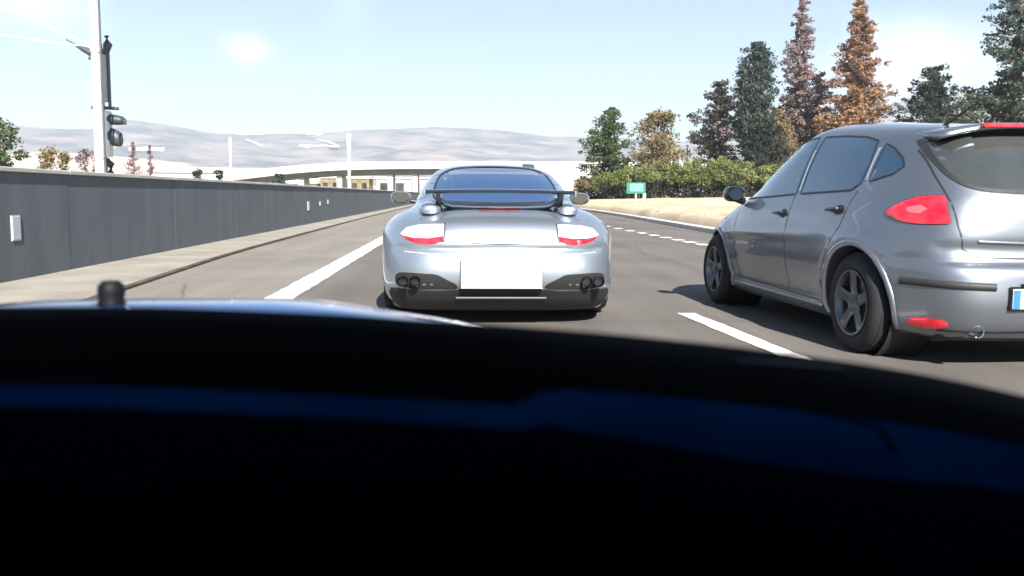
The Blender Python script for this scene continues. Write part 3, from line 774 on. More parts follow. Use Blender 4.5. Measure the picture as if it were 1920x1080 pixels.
MB().box(-.62, .62, .5, 4.0, .12, .5).build('underbody', 'black', sc_)
# rear window and gasket, side windows, windscreen
gl = [(-.50, .945), (-.535, .985), (-.52, 1.08), (-.475, 1.17), (-.36, 1.225), (-.18, 1.243), (0, 1.248), (.18, 1.243), (.36, 1.225), (.475, 1.17), (.52, 1.08), (.535, .985), (.50, .945), (.40, .925), (.2, .918), (0, .916), (-.2, .918), (-.40, .925)]
M['rear_glass'] = mat('tinted_blue_glass', (.008, .045, .13), .06, coat=1.0, spec=.8)
rw = patch('rear_window', gl, PB, 0, 'rear_glass', sc_, .003, .015, .06, True)
ribbon('gasket', smooth_loop(gl, 3), .016, PB, 0, 'black', rw, .0045, closed=True)
sw = [(1.25, .96), (1.45, 1.09), (1.75, 1.17), (2.2, 1.215), (2.55, 1.19), (2.78, 1.06), (2.88, .95), (2.4, .925), (1.7, .925)]
for mi in (False, True):
    s_ = patch('side_window', sw, PB, 90, 'rear_glass', sc_, .003, .015, .08, True, mi)
    ribbon('panel_gap', [(2.62, .30), (2.70, .60), (2.78, .88), (2.78, .9)], .006, PB, 90, 'black', sc_, .0015, mirror=mi)
    ribbon('panel_gap', [(1.55, .32), (1.62, .6), (1.50, .90)], .006, PB, 90, 'black', sc_, .0015, mirror=mi)
patch('windscreen', [(-.56, .95), (-.50, 1.1), (-.38, 1.2), (0, 1.235), (.38, 1.2), (.50, 1.1), (.56, .95), (0, .93)], PB, 'front', 'rear_glass', sc_, .003, .015, .08, True)
# engine lid seams, high brake light
ribbon('panel_gap', [(-.56, .905), (-.60, .80), (-.585, .72), (-.56, .645), (0, .625), (.56, .645), (.585, .72), (.60, .80), (.56, .905)], .007, PB, 0, 'black', sc_, .0012)
hb = patch('high_brake_light', [(-.17, .862), (.17, .862), (.165, .874), (-.165, .874)], PB, 0, 'lens_red', sc_, .004, .012, .05)
patch('vent_slot', [(-.19, .876), (.19, .876), (.18, .884), (-.18, .884)], PB, 0, 'gloss_black', sc_, .004, .008, .06)
# tail lamps: clear above, red below
for mi in (False, True):
    up = [(-.752, .690), (-.71, .735), (-.61, .758), (-.48, .765), (-.424, .765), (-.424, .682), (-.54, .664), (-.66, .666), (-.735, .68)]
    lo = [(-.745, .677), (-.66, .663), (-.54, .661), (-.424, .679), (-.43, .648), (-.49, .624), (-.56, .618), (-.64, .628), (-.71, .652)]
    tl = patch('tail_lamp', up, PB, 0, 'lens_clear', sc_, .006, .02, .035, False, mi, .006)
    patch('red_lens', lo, PB, 0, 'lens_red', tl, .006, .02, .035, False, mi, .006)
    ribbon('lamp_seal', [(-.418, .772), (-.417, .682), (-.426, .64)], .009, PB, 0, 'black', tl, .006, mirror=mi)
    for (cx, cz) in ((-.53, .712), (-.63, .708)):
        h, _, nr = ray_uv(PB, cx, cz, 0)
        c_ = h + Vector((0, -.013, 0)); c_.x *= (-1 if mi else 1)
        MB().lathe([(0, -.003), (.024, 0), (.028, .004)], 'Y', 20, c_).build('reflector_cup', 'lens_clear', tl, True)
# plate with its frame, left blank as it reads
MB().bevelbox(-.305, .305, -.028, .02, .30, .525, .02, 3).build('plate_recess', 'silver', sc_, True)
npl = MB().bevelbox(-.295, .295, -.037, -.0285, .312, .517, .004, 2).build('number_plate', 'plate', sc_)
for (x0, x1, z0, z1) in ((-.30, .30, .5175, .5225), (-.30, .30, .3065, .3115)):
    MB().box(x0, x1, -.0385, -.029, z0, z1).build('plate_frame', 'grey_metal', npl)
# bumper creases
ribbon('bumper_crease', [(-.72, .562), (-.40, .545), (-.33, .545)], .006, PB, 0, 'grey_metal', sc_, .001)
ribbon('bumper_crease', [(.72, .562), (.40, .545), (.33, .545)], .006, PB, 0, 'grey_metal', sc_, .001)
# exhaust openings with twin tips, diffuser below
M['tip_metal'] = mat('exhaust_tip_metal', (.16, .16, .17), .25, metal=1.0)
M['mesh_black'] = mat('vent_black', (.012, .012, .013), .7, bump=.5, bump_scale=150)
for mi in (False, True):
    sx = 1 if mi else -1
    ex = [(-.79, .36), (-.775, .395), (-.72, .41), (-.58, .408), (-.48, .402), (-.42, .375), (-.33, .325), (-.34, .297), (-.47, .292), (-.64, .290), (-.77, .31)]
    patch('exhaust_opening', ex, PB, 0, 'mesh_black', sc_, .003, .02, .05, True, mi)
    for (cx, r) in ((-.725, .036), (-.635, .036)):
        t_ = MB().lathe([(r, -.045), (r*1.12, -.05), (r*1.12, -.03), (r*1.08, .08)], 'Y', 28, (sx*abs(cx), .07, .352))
        t_.build('exhaust_tip', 'tip_metal', sc_, True)
        MB().lathe([(0, 0), (r*.98, 0)], 'Y', 24, (sx*abs(cx), .06, .352)).build('exhaust_bore', 'gloss_black', sc_)
M['ledge'] = mat('ledge_grey', (.04, .04, .04), .5)
M['diffuser'] = mat('diffuser_charcoal', (.022, .021, .021), .6, bump=.1)
patch('diffuser', [(-.84, .25), (-.82, .285), (-.45, .282), (-.32, .294), (0, .294), (.32, .294), (.45, .282), (.82, .285), (.84, .25), (.82, .17), (.74, .12), (0, .112), (-.74, .12), (-.82, .17)], PB, 0, 'diffuser', sc_, .012, .03, .06)
MB().bevelbox(-.34, .34, .035, .07, .218, .236, .008, 2).build('diffuser_ledge', 'ledge', sc_)
# fixed wing: blade, two uprights with air scoops, U-shaped lip on the lid
def wing_section(x, c, y0, z0, t):
    return [(x, y0, z0), (x, y0+c*.1, z0+t*.55), (x, y0+c*.35, z0+t*.9), (x, y0+c*.7, z0+t*.6), (x, y0+c, z0-.01), (x, y0+c*.7, z0-t*.25), (x, y0+c*.3, z0-t*.35), (x, y0+c*.08, z0-t*.2)]
v = []; f = []; N_ = 24
for i in range(N_+1):
    x = -.565+1.13*i/N_; e = 1-abs(x/.565)**14*.35
    v += wing_section(x, .26*e, .27, .998+.012*(1-(x/.6)**2), .026)
for i in range(N_):
    for k in range(8): f.append((i*8+k, i*8+(k+1) % 8, (i+1)*8+(k+1) % 8, (i+1)*8+k))
f += [tuple(range(8)), tuple(range(N_*8, N_*8+8))]
wg = obj('wing_blade', v, f, 'gloss_black', sc_, False)
wg.data.polygons.foreach_set('use_smooth', [True]*len(wg.data.polygons)); wg.data.set_sharp_from_angle(angle=R(40))
for sx in (-1, 1):
    MB().bevelbox(sx*.572-.006, sx*.572+.006, .27, .53, .975, 1.018, .006, 2).build('wing_end_plate', 'silver', sc_)
    x = sx*.475
    MB().add([(x-.02, .50, .86), (x+.02, .50, .86), (x+.02, .72, .88), (x-.02, .72, .88), (x-.016, .34, 1.0), (x+.016, .34, 1.0), (x+.016, .47, 1.005), (x-.016, .47, 1.005)],
             [(0, 3, 2, 1), (4, 5, 6, 7), (0, 1, 5, 4), (1, 2, 6, 5), (2, 3, 7, 6), (3, 0, 4, 7)]).build('wing_upright', 'dark_metal', sc_)
    # scoop pod at the foot of each upright
    v = []; f = []; n = 18
    for (y, rx, rz_, cz) in ((.37, .050, .026, .868), (.41, .074, .040, .870), (.52, .092, .050, .874), (.70, .088, .050, .888), (.88, .06, .035, .90), (1.0, .012, .01, .90)):
        for k in range(n):
            a = 2*PI*k/n; v.append((sx*.535+rx*math.copysign(abs(math.cos(a))**.8, math.cos(a)), y, cz+rz_*math.sin(a)))
    for i in range(5):
        for k in range(n): f.append((i*n+k, i*n+(k+1) % n, (i+1)*n+(k+1) % n, (i+1)*n+k))
    f += [tuple(range(n)), tuple(range(5*n, 6*n))]
    obj('air_scoop', v, f, 'silver', sc_, True)
# U-shaped lip round the foot of the rear window
P_ = [(-.485, .995), (-.462, .945), (-.42, .915), (-.36, .9), (-.2, .893), (0, .891), (.2, .893), (.36, .9), (.42, .915), (.455, .945), (.47, .98)]
v = []; f = []
for i, (x, z) in enumerate(P_):
    a = P_[max(0, i-1)]; b = P_[min(len(P_)-1, i+1)]; d = Vector((b[0]-a[0], b[1]-a[1])).normalized(); nx_, nz_ = -d.y, d.x
    y = .50
    for (s, yy) in ((-.026, 0), (0, -.018), (.024, 0), (.024, .10), (0, .14), (-.026, .12)): v.append((x+nx_*s, y+yy+abs(x)*.15, z+nz_*s))
for i in range(len(P_)-1):
    for k in range(6): f.append((i*6+k, i*6+(k+1) % 6, (i+1)*6+(k+1) % 6, (i+1)*6+k))
f += [tuple(range(6)), tuple(range((len(P_)-1)*6, len(P_)*6))]
obj('spoiler_lip', v, f, 'silver', sc_, True)
# door mirrors
for sx in (-1, 1):
    v = []; f = []; n = 18
    for (y, r_) in ((2.52, .82), (2.54, 1.0), (2.62, .98), (2.70, .7), (2.74, .25)):
        for k in range(n):
            a = 2*PI*k/n; v.append((sx*(.905+.105*r_*math.copysign(abs(math.cos(a))**.75, math.cos(a))), y, .955+.062*r_*math.copysign(abs(math.sin(a))**.8, math.sin(a))))
    for i in range(4):
        for k in range(n): f.append((i*n+k, i*n+(k+1) % n, (i+1)*n+(k+1) % n, (i+1)*n+k))
    f.append(tuple(range(4*n, 5*n)))
    mr_ = obj('door_mirror', v, f, 'silver', sc_, True)
    MB().add([(sx*(.905+.086*math.cos(2*PI*k/18)), 2.522, .955+.05*math.sin(2*PI*k/18)) for k in range(18)], [tuple(range(18))]).build('mirror_glass', 'glass_dark', mr_)
    MB().tube([(sx*.82, 2.6, .92), (sx*.70, 2.62, .90)], [.02, .03], 8).build('mirror_arm', 'gloss_black', mr_, True)
# roof fin aerial
MB().add([(.30, 2.15, 1.255), (.42, 2.15, 1.245), (.42, 2.32, 1.26), (.30, 2.32, 1.27), (.31, 2.25, 1.292), (.41, 2.25, 1.288), (.40, 2.3, 1.285), (.31, 2.3, 1.29)],
         [(4, 5, 6, 7), (0, 1, 5, 4), (1, 2, 6, 5), (2, 3, 7, 6), (3, 0, 4, 7)]).build('roof_aerial', 'dark_metal', sc_)
# ================================================================== THE GREY HATCHBACK AT THE RIGHT
hc = empty('hatchback_car', (3.42, 4.72, 0), R(3.2), 'silver grey five-door hatchback in the right lane, cut by the right picture edge', 'car')
ST = dict(
    yr=[(.17, .16), (.22, .06), (.30, .02), (.42, .0), (.56, .01), (.60, .03), (.63, .075), (.68, .085), (.78, .08), (.86, .09), (.95, .115), (1.02, .145), (1.15, .215), (1.28, .30), (1.38, .38), (1.44, .44), (1.475, .52), (1.505, .72), (1.525, 1.0), (1.54, 1.35), (1.55, 1.7)],
    yf=[(.17, 4.15), (.3, 4.26), (.45, 4.28), (.6, 4.22), (.72, 4.05), (.80, 3.85), (.88, 3.6), (.94, 3.4), (1.0, 3.18), (1.1, 2.98), (1.2, 2.8), (1.3, 2.61), (1.4, 2.40), (1.46, 2.24), (1.50, 2.1), (1.53, 1.95), (1.55, 1.85)],
    w=[(.17, .79), (.22, .822), (.30, .842), (.45, .864), (.60, .884), (.685, .895), (.72, .889), (.82, .868), (.90, .846), (.96, .822), (1.02, .792), (1.15, .745), (1.28, .690), (1.38, .64), (1.44, .60), (1.475, .565), (1.505, .50), (1.525, .42), (1.54, .30), (1.55, .12)],
    yc=[(.17, 2.1), (1.0, 2.0), (1.4, 1.75), (1.55, 1.78)],
    nr=[(.17, 5.2), (.45, 5.2), (.62, 5.0), (.9, 4.6), (1.1, 4.3), (1.4, 4.2), (1.55, 2.6)],
    nf=[(.17, 3.6), (.7, 3.4), (1.0, 3.6), (1.4, 3.8), (1.55, 2.6)])
RY, FY, WZ = .80, 3.378, .318
def hdef(v):
    sx = math.copysign(1, v.x); ax = abs(v.x)
    # arches swell
    for (yy, amp) in ((RY, .026), (FY, .024)):
        d = math.hypot(v.y-yy, (v.z-WZ)*1.0)
        if ax > .7: v.x += sx*amp*math.exp(-((d-.40)/.085)**2)*(1 if v.z > WZ-.1 else .4)
    # character line rising to the rear, scooped below it
    if .5 < v.z < .95 and .5 < v.y < 3.9 and ax > .7:
        zl = .74 - .030*(v.y-1.0)
        v.x -= sx*.006*math.exp(-((v.z-(zl-.06))/.035)**2)*min(1, max(0, (v.y-.4)/.5))
        v.x += sx*.004*math.exp(-((v.z-zl)/.02)**2)
    # lower door flank tucks in then flares to the sill
    if v.z < .5 and 1.2 < v.y < 3.0 and ax > .7: v.x -= sx*.02*math.exp(-((v.z-.34)/.07)**2)
    # the roof falls a little towards the tail
    if v.z > 1.0: v.z -= (v.z-1.0)/.55*interp([(.3, .070), (.9, .052), (1.6, .012), (2.2, -.012), (2.7, -.015)], v.y)
    # tailgate: number recess shelf
    if v.y < .5 and ax < .70:
        v.y += .014*math.exp(-((v.z-.70)/.03)**2)
    return v
zs = sorted(set([.17, .19, .22, .25, .28, .31, .34, .37, .40, .43, .46, .49, .52, .55, .575, .59, .60, .61, .62, .63, .64, .66, .68, .70, .72, .74, .76, .78, .80, .82, .84, .86, .88, .90, .92, .94, .96, .98, 1.0, 1.02, 1.045, 1.07, 1.10, 1.13, 1.16, 1.19, 1.22, 1.25, 1.28, 1.31, 1.34, 1.37, 1.40, 1.42, 1.44, 1.455, 1.47, 1.482, 1.494, 1.505, 1.515, 1.524, 1.532, 1.539, 1.545, 1.55]))
bme = car_body_mesh(ST, zs, hdef, 96)
HB = bvh_of(bme)
bme = cut_arches(bme, [(-1.2, -.60, RY, WZ, .365), (.60, 1.2, RY, WZ, .365), (-1.2, -.60, FY, WZ, .36), (.60, 1.2, FY, WZ, .36)])
link('body', bme, 'grey_paint', hc, True, sharp=32)
MB().box(-.60, .60, .35, 4.0, .14, .5).build('underbody', 'black', hc)
for sx in (-1, 1):
    make_wheel(hc, (sx*.775, RY, WZ), WZ, .215, .215, sx, 5, 'five')
    make_wheel(hc, (sx*.775, FY, WZ), WZ, .215, .215, sx, 5, 'five')
M['glint_alloy'] = mat('glint_strip', (.6, .66, .70), .25, metal=.8)  # pale metal for the strips that imitate pillar glints
M['side_glass'] = mat('side_glass', (.010, .05, .10), .05, coat=1.0, spec=.8)
M['hatch_glass'] = mat('tailgate_glass', (.03, .035, .035), .10, coat=1.0, spec=.6, noise_scale=2, col2=(.05, .055, .052))
front_w = [(3.02, .965), (2.88, 1.07), (2.66, 1.22), (2.42, 1.345), (2.2, 1.41), (2.0, 1.43), (1.88, 1.432), (1.86, 1.01), (2.3, .99), (2.8, .972)]
rear_w = [(1.80, 1.43), (1.5, 1.42), (1.2, 1.395), (1.02, 1.36), (.97, 1.22), (.98, 1.08), (1.06, 1.035), (1.78, 1.012)]
qtr_w = [(.91, 1.335), (.80, 1.30), (.68, 1.235), (.63, 1.18), (.69, 1.135), (.89, 1.09)]
for mi in (False, True):
    fw_ = patch('front_door_window', front_w, HB, 90, 'side_glass', hc, .003, .012, .07, False, mi)
    ribbon('gasket', front_w, .011, HB, 90, 'black', fw_, .0045, closed=True, mirror=mi)
    rw_ = patch('rear_door_window', rear_w, HB, 90, 'side_glass', hc, .003, .012, .07, False, mi)
    ribbon('gasket', rear_w, .011, HB, 90, 'black', rw_, .0045, closed=True, mirror=mi)
    q_ = patch('quarter_window', qtr_w, HB, 90, 'side_glass', hc, .003, .012, .05, False, mi)
    ribbon('gasket', qtr_w, .009, HB, 90, 'black', q_, .0045, closed=True, mirror=mi)
    # bright strips added to imitate the white glints on the pillars
    ribbon('pillar_glint', [(1.815, 1.03), (1.84, 1.33)], .024, HB, 90, 'glint_alloy', hc, .003, mirror=mi, h=.003)
    ribbon('pillar_glint', [(.935, 1.10), (.955, 1.31)], .022, HB, 90, 'glint_alloy', hc, .003, mirror=mi, h=.003)
    # door gaps
    ribbon('door_gap', [(1.845, 1.0), (1.83, .7), (1.84, .30)], .007, HB, 90, 'black', hc, .0012, mirror=mi)
    ribbon('door_gap', [(2.95, .93), (2.90, .7), (2.86, .30), (1.30, .27), (1.22, .50), (1.02, .80), (.98, 1.03)], .007, HB, 90, 'black', hc, .0012, mirror=mi)
    ribbon('sill_trim', [(2.92, .245), (1.25, .235)], .028, HB, 90, 'grey_paint', hc, .004, mirror=mi, h=.006)
    # handles
    for hy, hz_ in ((2.0, .865), (1.16, .905)):
        h_, _, nr_ = ray_uv(HB, hy, hz_, 90)
        X = h_.x
        b = MB().bevelbox(X-.035, X-.018, hy-.10, hy+.08, hz_-.01, hz_+.017, .007, 2)
        b.box(X-.02, X+.02, hy-.085, hy-.07, hz_-.005, hz_+.011); b.box(X-.02, X+.02, hy+.05, hy+.065, hz_-.005, hz_+.011)
        if mi: b.v = [(-x, y, z) for (x, y, z) in b.v]
        dh = b.build('door_handle', 'gloss_black', hc, True)
        ru = patch('handle_cup', [(hy-.07+.065*math.cos(a), hz_+.034*math.sin(a)) for a in [2*PI*k/14 for k in range(14)]], HB, 90, 'black', dh, .0015, .004, .05, False, mi)
    # arch lips
    for (yy, r_) in ((RY, .385), (FY, .38)):
        arc = [(yy+r_*math.cos(a), WZ+r_*math.sin(a)) for a in [R(-16+212*k/30) for k in range(31)]]
        ribbon('wheel_arch_lip', arc, .042, HB, 90, 'grey_paint', hc, .0, .03, mirror=mi, h=.016)
        # inner liner
        MB().lathe([(.362, -.80 if not mi else .80), (.362, -.52 if not mi else .52), (.0, -.52 if not mi else .52)], 'X', 40, (0, yy, WZ)).build('arch_liner', 'black', hc)
    # bumper rub strip
    strip = [(-.775, .535), (-.60, .532), (-.36, .527)]
    ribbon('bumper_strip', [(-.885, .503), (-.75, .502), (-.62, .499), (-.50, .496), (-.42, .494)], .044, HB, 20 if not mi else 20, 'diffuser', hc, .003, .03, mirror=mi, h=.010)
    # tail lamp wraps the corner
    tlp = [(-.985, .895), (-.975, .918), (-.93, .945), (-.87, .972), (-.80, .993), (-.73, 1.0), (-.665, 1.002), (-.652, .99), (-.645, .95), (-.632, .90), (-.618, .85), (-.63, .842), (-.70, .838), (-.80, .838), (-.87, .845), (-.93, .86), (-.97, .877)]
    tl = patch('tail_lamp', tlp, HB, 35, 'lens_red', hc, .008, .03, .04, False, mi, .008)
    ribbon('lamp_seal', tlp, .008, HB, 35, 'black', tl, .004, closed=True, mirror=mi)
    patch('indicator_lens', [(-.86, .925), (-.78, .945), (-.74, .92), (-.78, .895), (-.85, .90)], HB, 35, mat('pink_lens', (.75, .12, .14), .12, coat=1), tl, .018, .01, .04, False, mi)
    # low fog lamp / reflector
    patch('rear_fog_lamp', [(-.838, .268), (-.815, .29), (-.74, .297), (-.67, .292), (-.635, .278), (-.635, .255), (-.68, .238), (-.76, .235), (-.82, .245)], HB, 25, 'lens_red', hc, .006, .01, .04, False, mi, .004)
    ribbon('door_trim_line', [(3.75, .80), (3.3, .795)], .012, HB, 90, 'black', hc, .0012, mirror=mi)
# tailgate window, frame, seams
tw = [(-.535, 1.345), (-.570, 1.29), (-.575, 1.22), (-.555, 1.12), (-.50, 1.06), (-.40, 1.032), (-.2, 1.024), (0, 1.022), (.2, 1.024), (.40, 1.032), (.50, 1.06), (.555, 1.12), (.575, 1.22), (.57, 1.29), (.535, 1.345), (.3, 1.362), (0, 1.368), (-.3, 1.362)]
t_ = patch('tailgate_window', tw, HB, 0, 'hatch_glass', hc, .004, .015, .06, True)
ribbon('gasket', smooth_loop(tw, 3), .022, HB, 0, 'black', t_, .0055, closed=True)
ribbon('tailgate_gap', [(-.595, 1.28), (-.605, 1.12), (-.60, .98), (-.595, .83), (-.57, .70), (-.50, .655), (0, .645), (.50, .655), (.57, .70), (.595, .83), (.60, .98), (.605, 1.12), (.595, 1.28)], .008, HB, 0, 'black', hc, .0012)
ribbon('tailgate_crease', [(-.50, .745), (-.2, .735), (.2, .735), (.50, .745)], .018, HB, 0, 'grey_paint', hc, .0, .04, h=.010)
# roof spoiler with a red high brake lamp
v = []; f = []; N_ = 24
for i in range(N_+1):
    x = -.54+1.08*i/N_; e = 1; dz_ = -.062*abs(x/.54)**2.8
    v += [(x, .36+.07*abs(x/.54)**2, 1.402+dz_), (x, .34+.07*abs(x/.54)**2, 1.418+dz_), (x, .50, 1.445+dz_), (x, .80, 1.464+dz_*1.1), (x, .80, 1.43+dz_), (x, .50, 1.395+dz_)]
for i in range(N_):
    for k in range(6): f.append((i*6+k, i*6+(k+1) % 6, (i+1)*6+(k+1) % 6, (i+1)*6+k))
f += [tuple(range(6)), tuple(range(N_*6, N_*6+6))]
obj('roof_spoiler', v, f, 'grey_paint', hc, False).data.polygons.foreach_set('use_smooth', [True]*len(f))
MB().bevelbox(-.36, .36, .325, .37, 1.402, 1.426, .006, 2).build('high_brake_lamp', 'lens_red', hc)
# plate: blue band at the left, unreadable characters
pl = MB().bevelbox(-.36, .16, -.022, -.008, .375, .487, .004, 1).build('number_plate', 'plate', hc)
MB().bevelbox(-.372, .172, -.012, .01, .362, .50, .006, 1).build('plate_holder', 'gloss_black', pl)
MB().box(-.358, -.318, -.0235, -.0222, .379, .483).build('blue_band', mat('plate_blue', (.03, .16, .55), .4), pl)
MB().box(-.30, .30, -.02, .03, .503, .515).build('plate_lamp_shelf', 'diffuser', hc)
patch('lower_valance', [(-.70, .175), (-.66, .235), (0, .245), (.66, .235), (.70, .175)], HB, 0, 'black', hc, .008, .02, .08)
MB().lathe([(.028, -.03), (.034, -.035), (.034, .12), (.027, .12)], 'Y', 24, (-.50, .09, .235)).build('exhaust_tip', 'chrome', hc, True)
MB().lathe([(0, .02), (.03, .02)], 'Y', 20, (-.50, .09, .235)).build('exhaust_bore', 'gloss_black', hc)
MB().lathe([(0, -.006), (.05, -.004), (.055, .004)], 'Y', 30, (0, .075, .86)).build('round_badge', 'chrome', hc, True)
MB().tube([(0, .15, 1.055), (.02, .145, 1.06), (.36, .15, 1.075)], [.014, .009, .006], 8).build('rear_wiper', 'black', hc, True)
MB().tube([(-.33, .78, 1.44), (-.29, .66, 1.51), (-.26, .58, 1.56)], [.012, .006, .004], 8).build('roof_aerial', 'black', hc, True)
patch('windscreen', [(-.72, .99), (-.66, 1.15), (-.58, 1.30), (-.48, 1.42), (0, 1.46), (.48, 1.42), (.58, 1.30), (.66, 1.15), (.72, .99), (0, .965)], HB, 'front', 'side_glass', hc, .003, .015, .08, True)
ribbon('bonnet_gap', [(-.74, 3.42), (-.70, 3.8), (-.5, 4.05)], .007, HB, 'top', 'black', hc, .0012)
# door mirrors
for sx in (-1, 1):
    v = []; f = []; n = 20
    for (y, r_) in ((2.80, .85), (2.82, 1.0), (2.90, 1.0), (2.98, .72), (3.02, .25)):
        for k in range(n):
            a = 2*PI*k/n; v.append((sx*(.905+.078*r_*math.copysign(abs(math.cos(a))**.7, math.cos(a))), y, 1.01+.066*r_*math.copysign(abs(math.sin(a))**.75, math.sin(a))))
    for i in range(4):
        for k in range(n): f.append((i*n+k, i*n+(k+1) % n, (i+1)*n+(k+1) % n, (i+1)*n+k))
    f.append(tuple(range(4*n, 5*n)))
    mr_ = obj('door_mirror', v, f, 'gloss_black', hc, True)
    MB().add([(sx*(.905+.064*math.cos(2*PI*k/20)), 2.799, 1.01+.052*math.sin(2*PI*k/20)) for k in range(20)], [tuple(range(20))]).build('mirror_glass', 'glass_dark', mr_)
    MB().tube([(sx*.88, 2.88, .965), (sx*.80, 2.9, .95)], [.025, .035], 8).build('mirror_arm', 'gloss_black', mr_, True)
# ================================================================== THE CAR THE PICTURE IS TAKEN FROM
oc = empty('own_car', (0, 0, 0), 0, 'dark car interior in the foreground with black dashboard, bonnet edge beyond it', 'car')
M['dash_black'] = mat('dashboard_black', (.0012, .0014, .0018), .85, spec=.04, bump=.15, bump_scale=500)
M['dash_glow'] = mat('dashboard_painted_glow', (.0008, .0085, .032), .9, spec=.0, noise_scale=3, col2=(.002, .024, .078), bump=.15, bump_scale=400)  # reflected blue glow, painted as the shelf's own colour
M['dash_shade'] = mat('dashboard_painted_shade', (.0007, .0022, .0055), .95, spec=.0)  # near-black colour stands in for shade on the rolled edge and face
M['cabin'] = mat('cabin_lining', (.008, .008, .009), .9, spec=.05)
M['own_paint'] = mat('deep_blue_paint', (.02, .09, .30), .3, metal=.3, coat=1.0)
# crest of the dashboard (x, z) at y = .60, then the shelf in front of it, seen from the driver's side
XC = [-.75, -.55, -.36, -.24, -.11, -.01, .09, .16, .22, .32, .41, .52, .75]
ZC = [.905, .907, .909, .909, .905, .8985, .891, .884, .877, .862, .843, .815, .74]
def zc(x): return interp(list(zip(XC, ZC)), x)
def loft(rows_fn, xs, m, name, parent, closed=False):
    v = []; f = []; L = None
    for x in xs:
        r = rows_fn(x); L = len(r); v += [(x+p[2] if len(p) > 2 else x, p[0], p[1]) for p in r]
    for i in range(len(xs)-1):
        for k in range(L-1): f.append((i*L+k, i*L+k+1, (i+1)*L+k+1, (i+1)*L+k))
    return obj(name, v, f, m, parent, True)
xs = [-.75+1.5*i/90 for i in range(91)]
def drop(x): return interp([(-.6, .035), (-.3, .036), (-.1, .038), (.038, .036), (.056, .0245), (.3, .0235), (.6, .023)], x)
def hood_rows(x):
    z = zc(x)
    d = drop(x); return [(.78, z-.10), (.70, z-.035), (.64, z-.006), (.60, z), (.575, z-.004), (.552, z-d*.45), (.534, z-d), (.524, z-d-.012)]
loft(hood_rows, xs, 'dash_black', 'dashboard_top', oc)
def shelf_z(x): return zc(x) - drop(x) + .006
def roll(x): return interp([(-.6, .517), (.035, .517), (.055, .512), (.07, .51), (.22, .497), (.30, .51), (.5, .515)], x)
def rad(x): return interp([(-.6, .012), (-.1, .013), (.03, .016), (.07, .03), (.22, .042), (.4, .042)], x)
def shelf_rows(x):
    z = shelf_z(x); b = roll(x); r = rad(x)
    return [(.542, z-.004), (.530, z-.0095), (b, z-.0105)] + [(b-r*math.sin(R(a)), z-.0105-r*(1-math.cos(R(a)))) for a in (6, 12, 18, 24, 30, 36, 42, 48, 54)]
def face_rows(x):
    z = shelf_z(x)-.0105; b = roll(x); r = rad(x)
    return [(b-r*math.sin(R(a)), z-r*(1-math.cos(R(a)))) for a in (54, 60, 66, 72, 80)] + [(b-r-.002, z-r-.03), (b-r-.004, z-r-.07), (b-r+.01, z-r-.18), (b-r+.04, z-r-.4)]
loft(shelf_rows, xs, 'dash_glow', 'dashboard_glow_shelf', oc)
loft(face_rows, xs, 'dash_shade', 'dashboard_face', oc)
# low instrument cowl standing on the shelf, cable lying on it, trim strip and screw on the crest
zz = shelf_z(.0)
pts = [(x, y, shelf_z(x)-.009-rad(x)*(1-math.sqrt(max(0, 1-(max(0, roll(x)-y)/rad(x))**2)))) for (x, y) in ((.215, .532), (.232, .528), (.244, .521), (.251, .512), (.2535, .502), (.2525, .492), (.250, .484), (.2485, .480))]
MB().tube(pts, [.0008, .0010, .0012, .0014, .0016, .0019, .0022, .0025], 8).build('cable', 'dash_black', oc, True)
MB().add([(x, y-.0012-.001*k, z+.0016-.0042*k) for (x, y, z) in ((.184, .5715, .8762), (.205, .573, .8747), (.225, .5755, .8727), (.245, .579, .8705), (.263, .582, .8680)) for k in (0, 1)], [(2*i, 2*i+1, 2*i+3, 2*i+2) for i in range(4)]).build('trim_strip', mat('trim_violet', (.012, .010, .05), .5), oc)
MB().lathe([(0, -.0022), (.0011, -.0018), (.0013, .002)], 'Y', 12, (.216, .5605, .867)).build('screw_head', mat('screw_grey', (.12, .12, .13), .5), oc, True)
# bonnet: crowned behind, falling away to the nose
def bon(x, y):
    c = interp([(-.80, .800), (-.70, .828), (-.62, .840), (-.52, .8470), (-.466, .8480), (-.37, .8487), (-.253, .8488), (-.175, .843), (-.109, .833), (-.022, .819), (.05, .806), (.12, .79), (.20, .785), (.35, .735), (.55, .67), (.80, .58)], x)
    return c - max(0, y-1.12)**1.5*.22 - max(0, 1.08-y)*.22 - max(0, y-1.85)**2*.9
by = [.80, .88, .95, 1.02, 1.08, 1.12, 1.18, 1.26, 1.36, 1.5, 1.65, 1.8, 1.95, 2.1, 2.2]
bx = [-.78+1.56*i/40 for i in range(41)]
v = [(x, y, bon(x, y)) for y in by for x in bx]; n = len(bx)
f = [(i*n+k, i*n+k+1, (i+1)*n+k+1, (i+1)*n+k) for i in range(len(by)-1) for k in range(n-1)]
obj('bonnet', v, f, 'own_paint', oc, True)
MB().bevelbox(-.78, .78, 2.02, 2.22, .25, .48, .05, 2).build('front_bumper', 'own_paint', oc, True)
for sx in (-1, 1): MB().bevelbox(sx*.80-.035, sx*.80+.035, .80, 2.05, .22, .54, .03, 2).build('front_wing', 'own_paint', oc, True)
# washer nozzle and wiper spindle on the left of the bonnet
nz_ = MB(); zb = bon(-.43, 1.05)
nz_.lathe([(.022, -.02), (.018, .006), (.0145, .014), (.016, .022), (.0155, .031), (.010, .037), (0, .038)], 'Z', 20, (-.428, 1.1, zb-.002))
nz_.build('wiper_spindle', mat('spindle_rubber', (.004, .004, .005), .6, spec=.2), oc, True)
MB().tube([(-.43, 1.1, zb-.002), (-.455, 1.09, zb-.003), (-.50, 1.08, zb-.012)], [.012, .009, .006], 8).build('wiper_arm', 'dark_metal', oc, True)
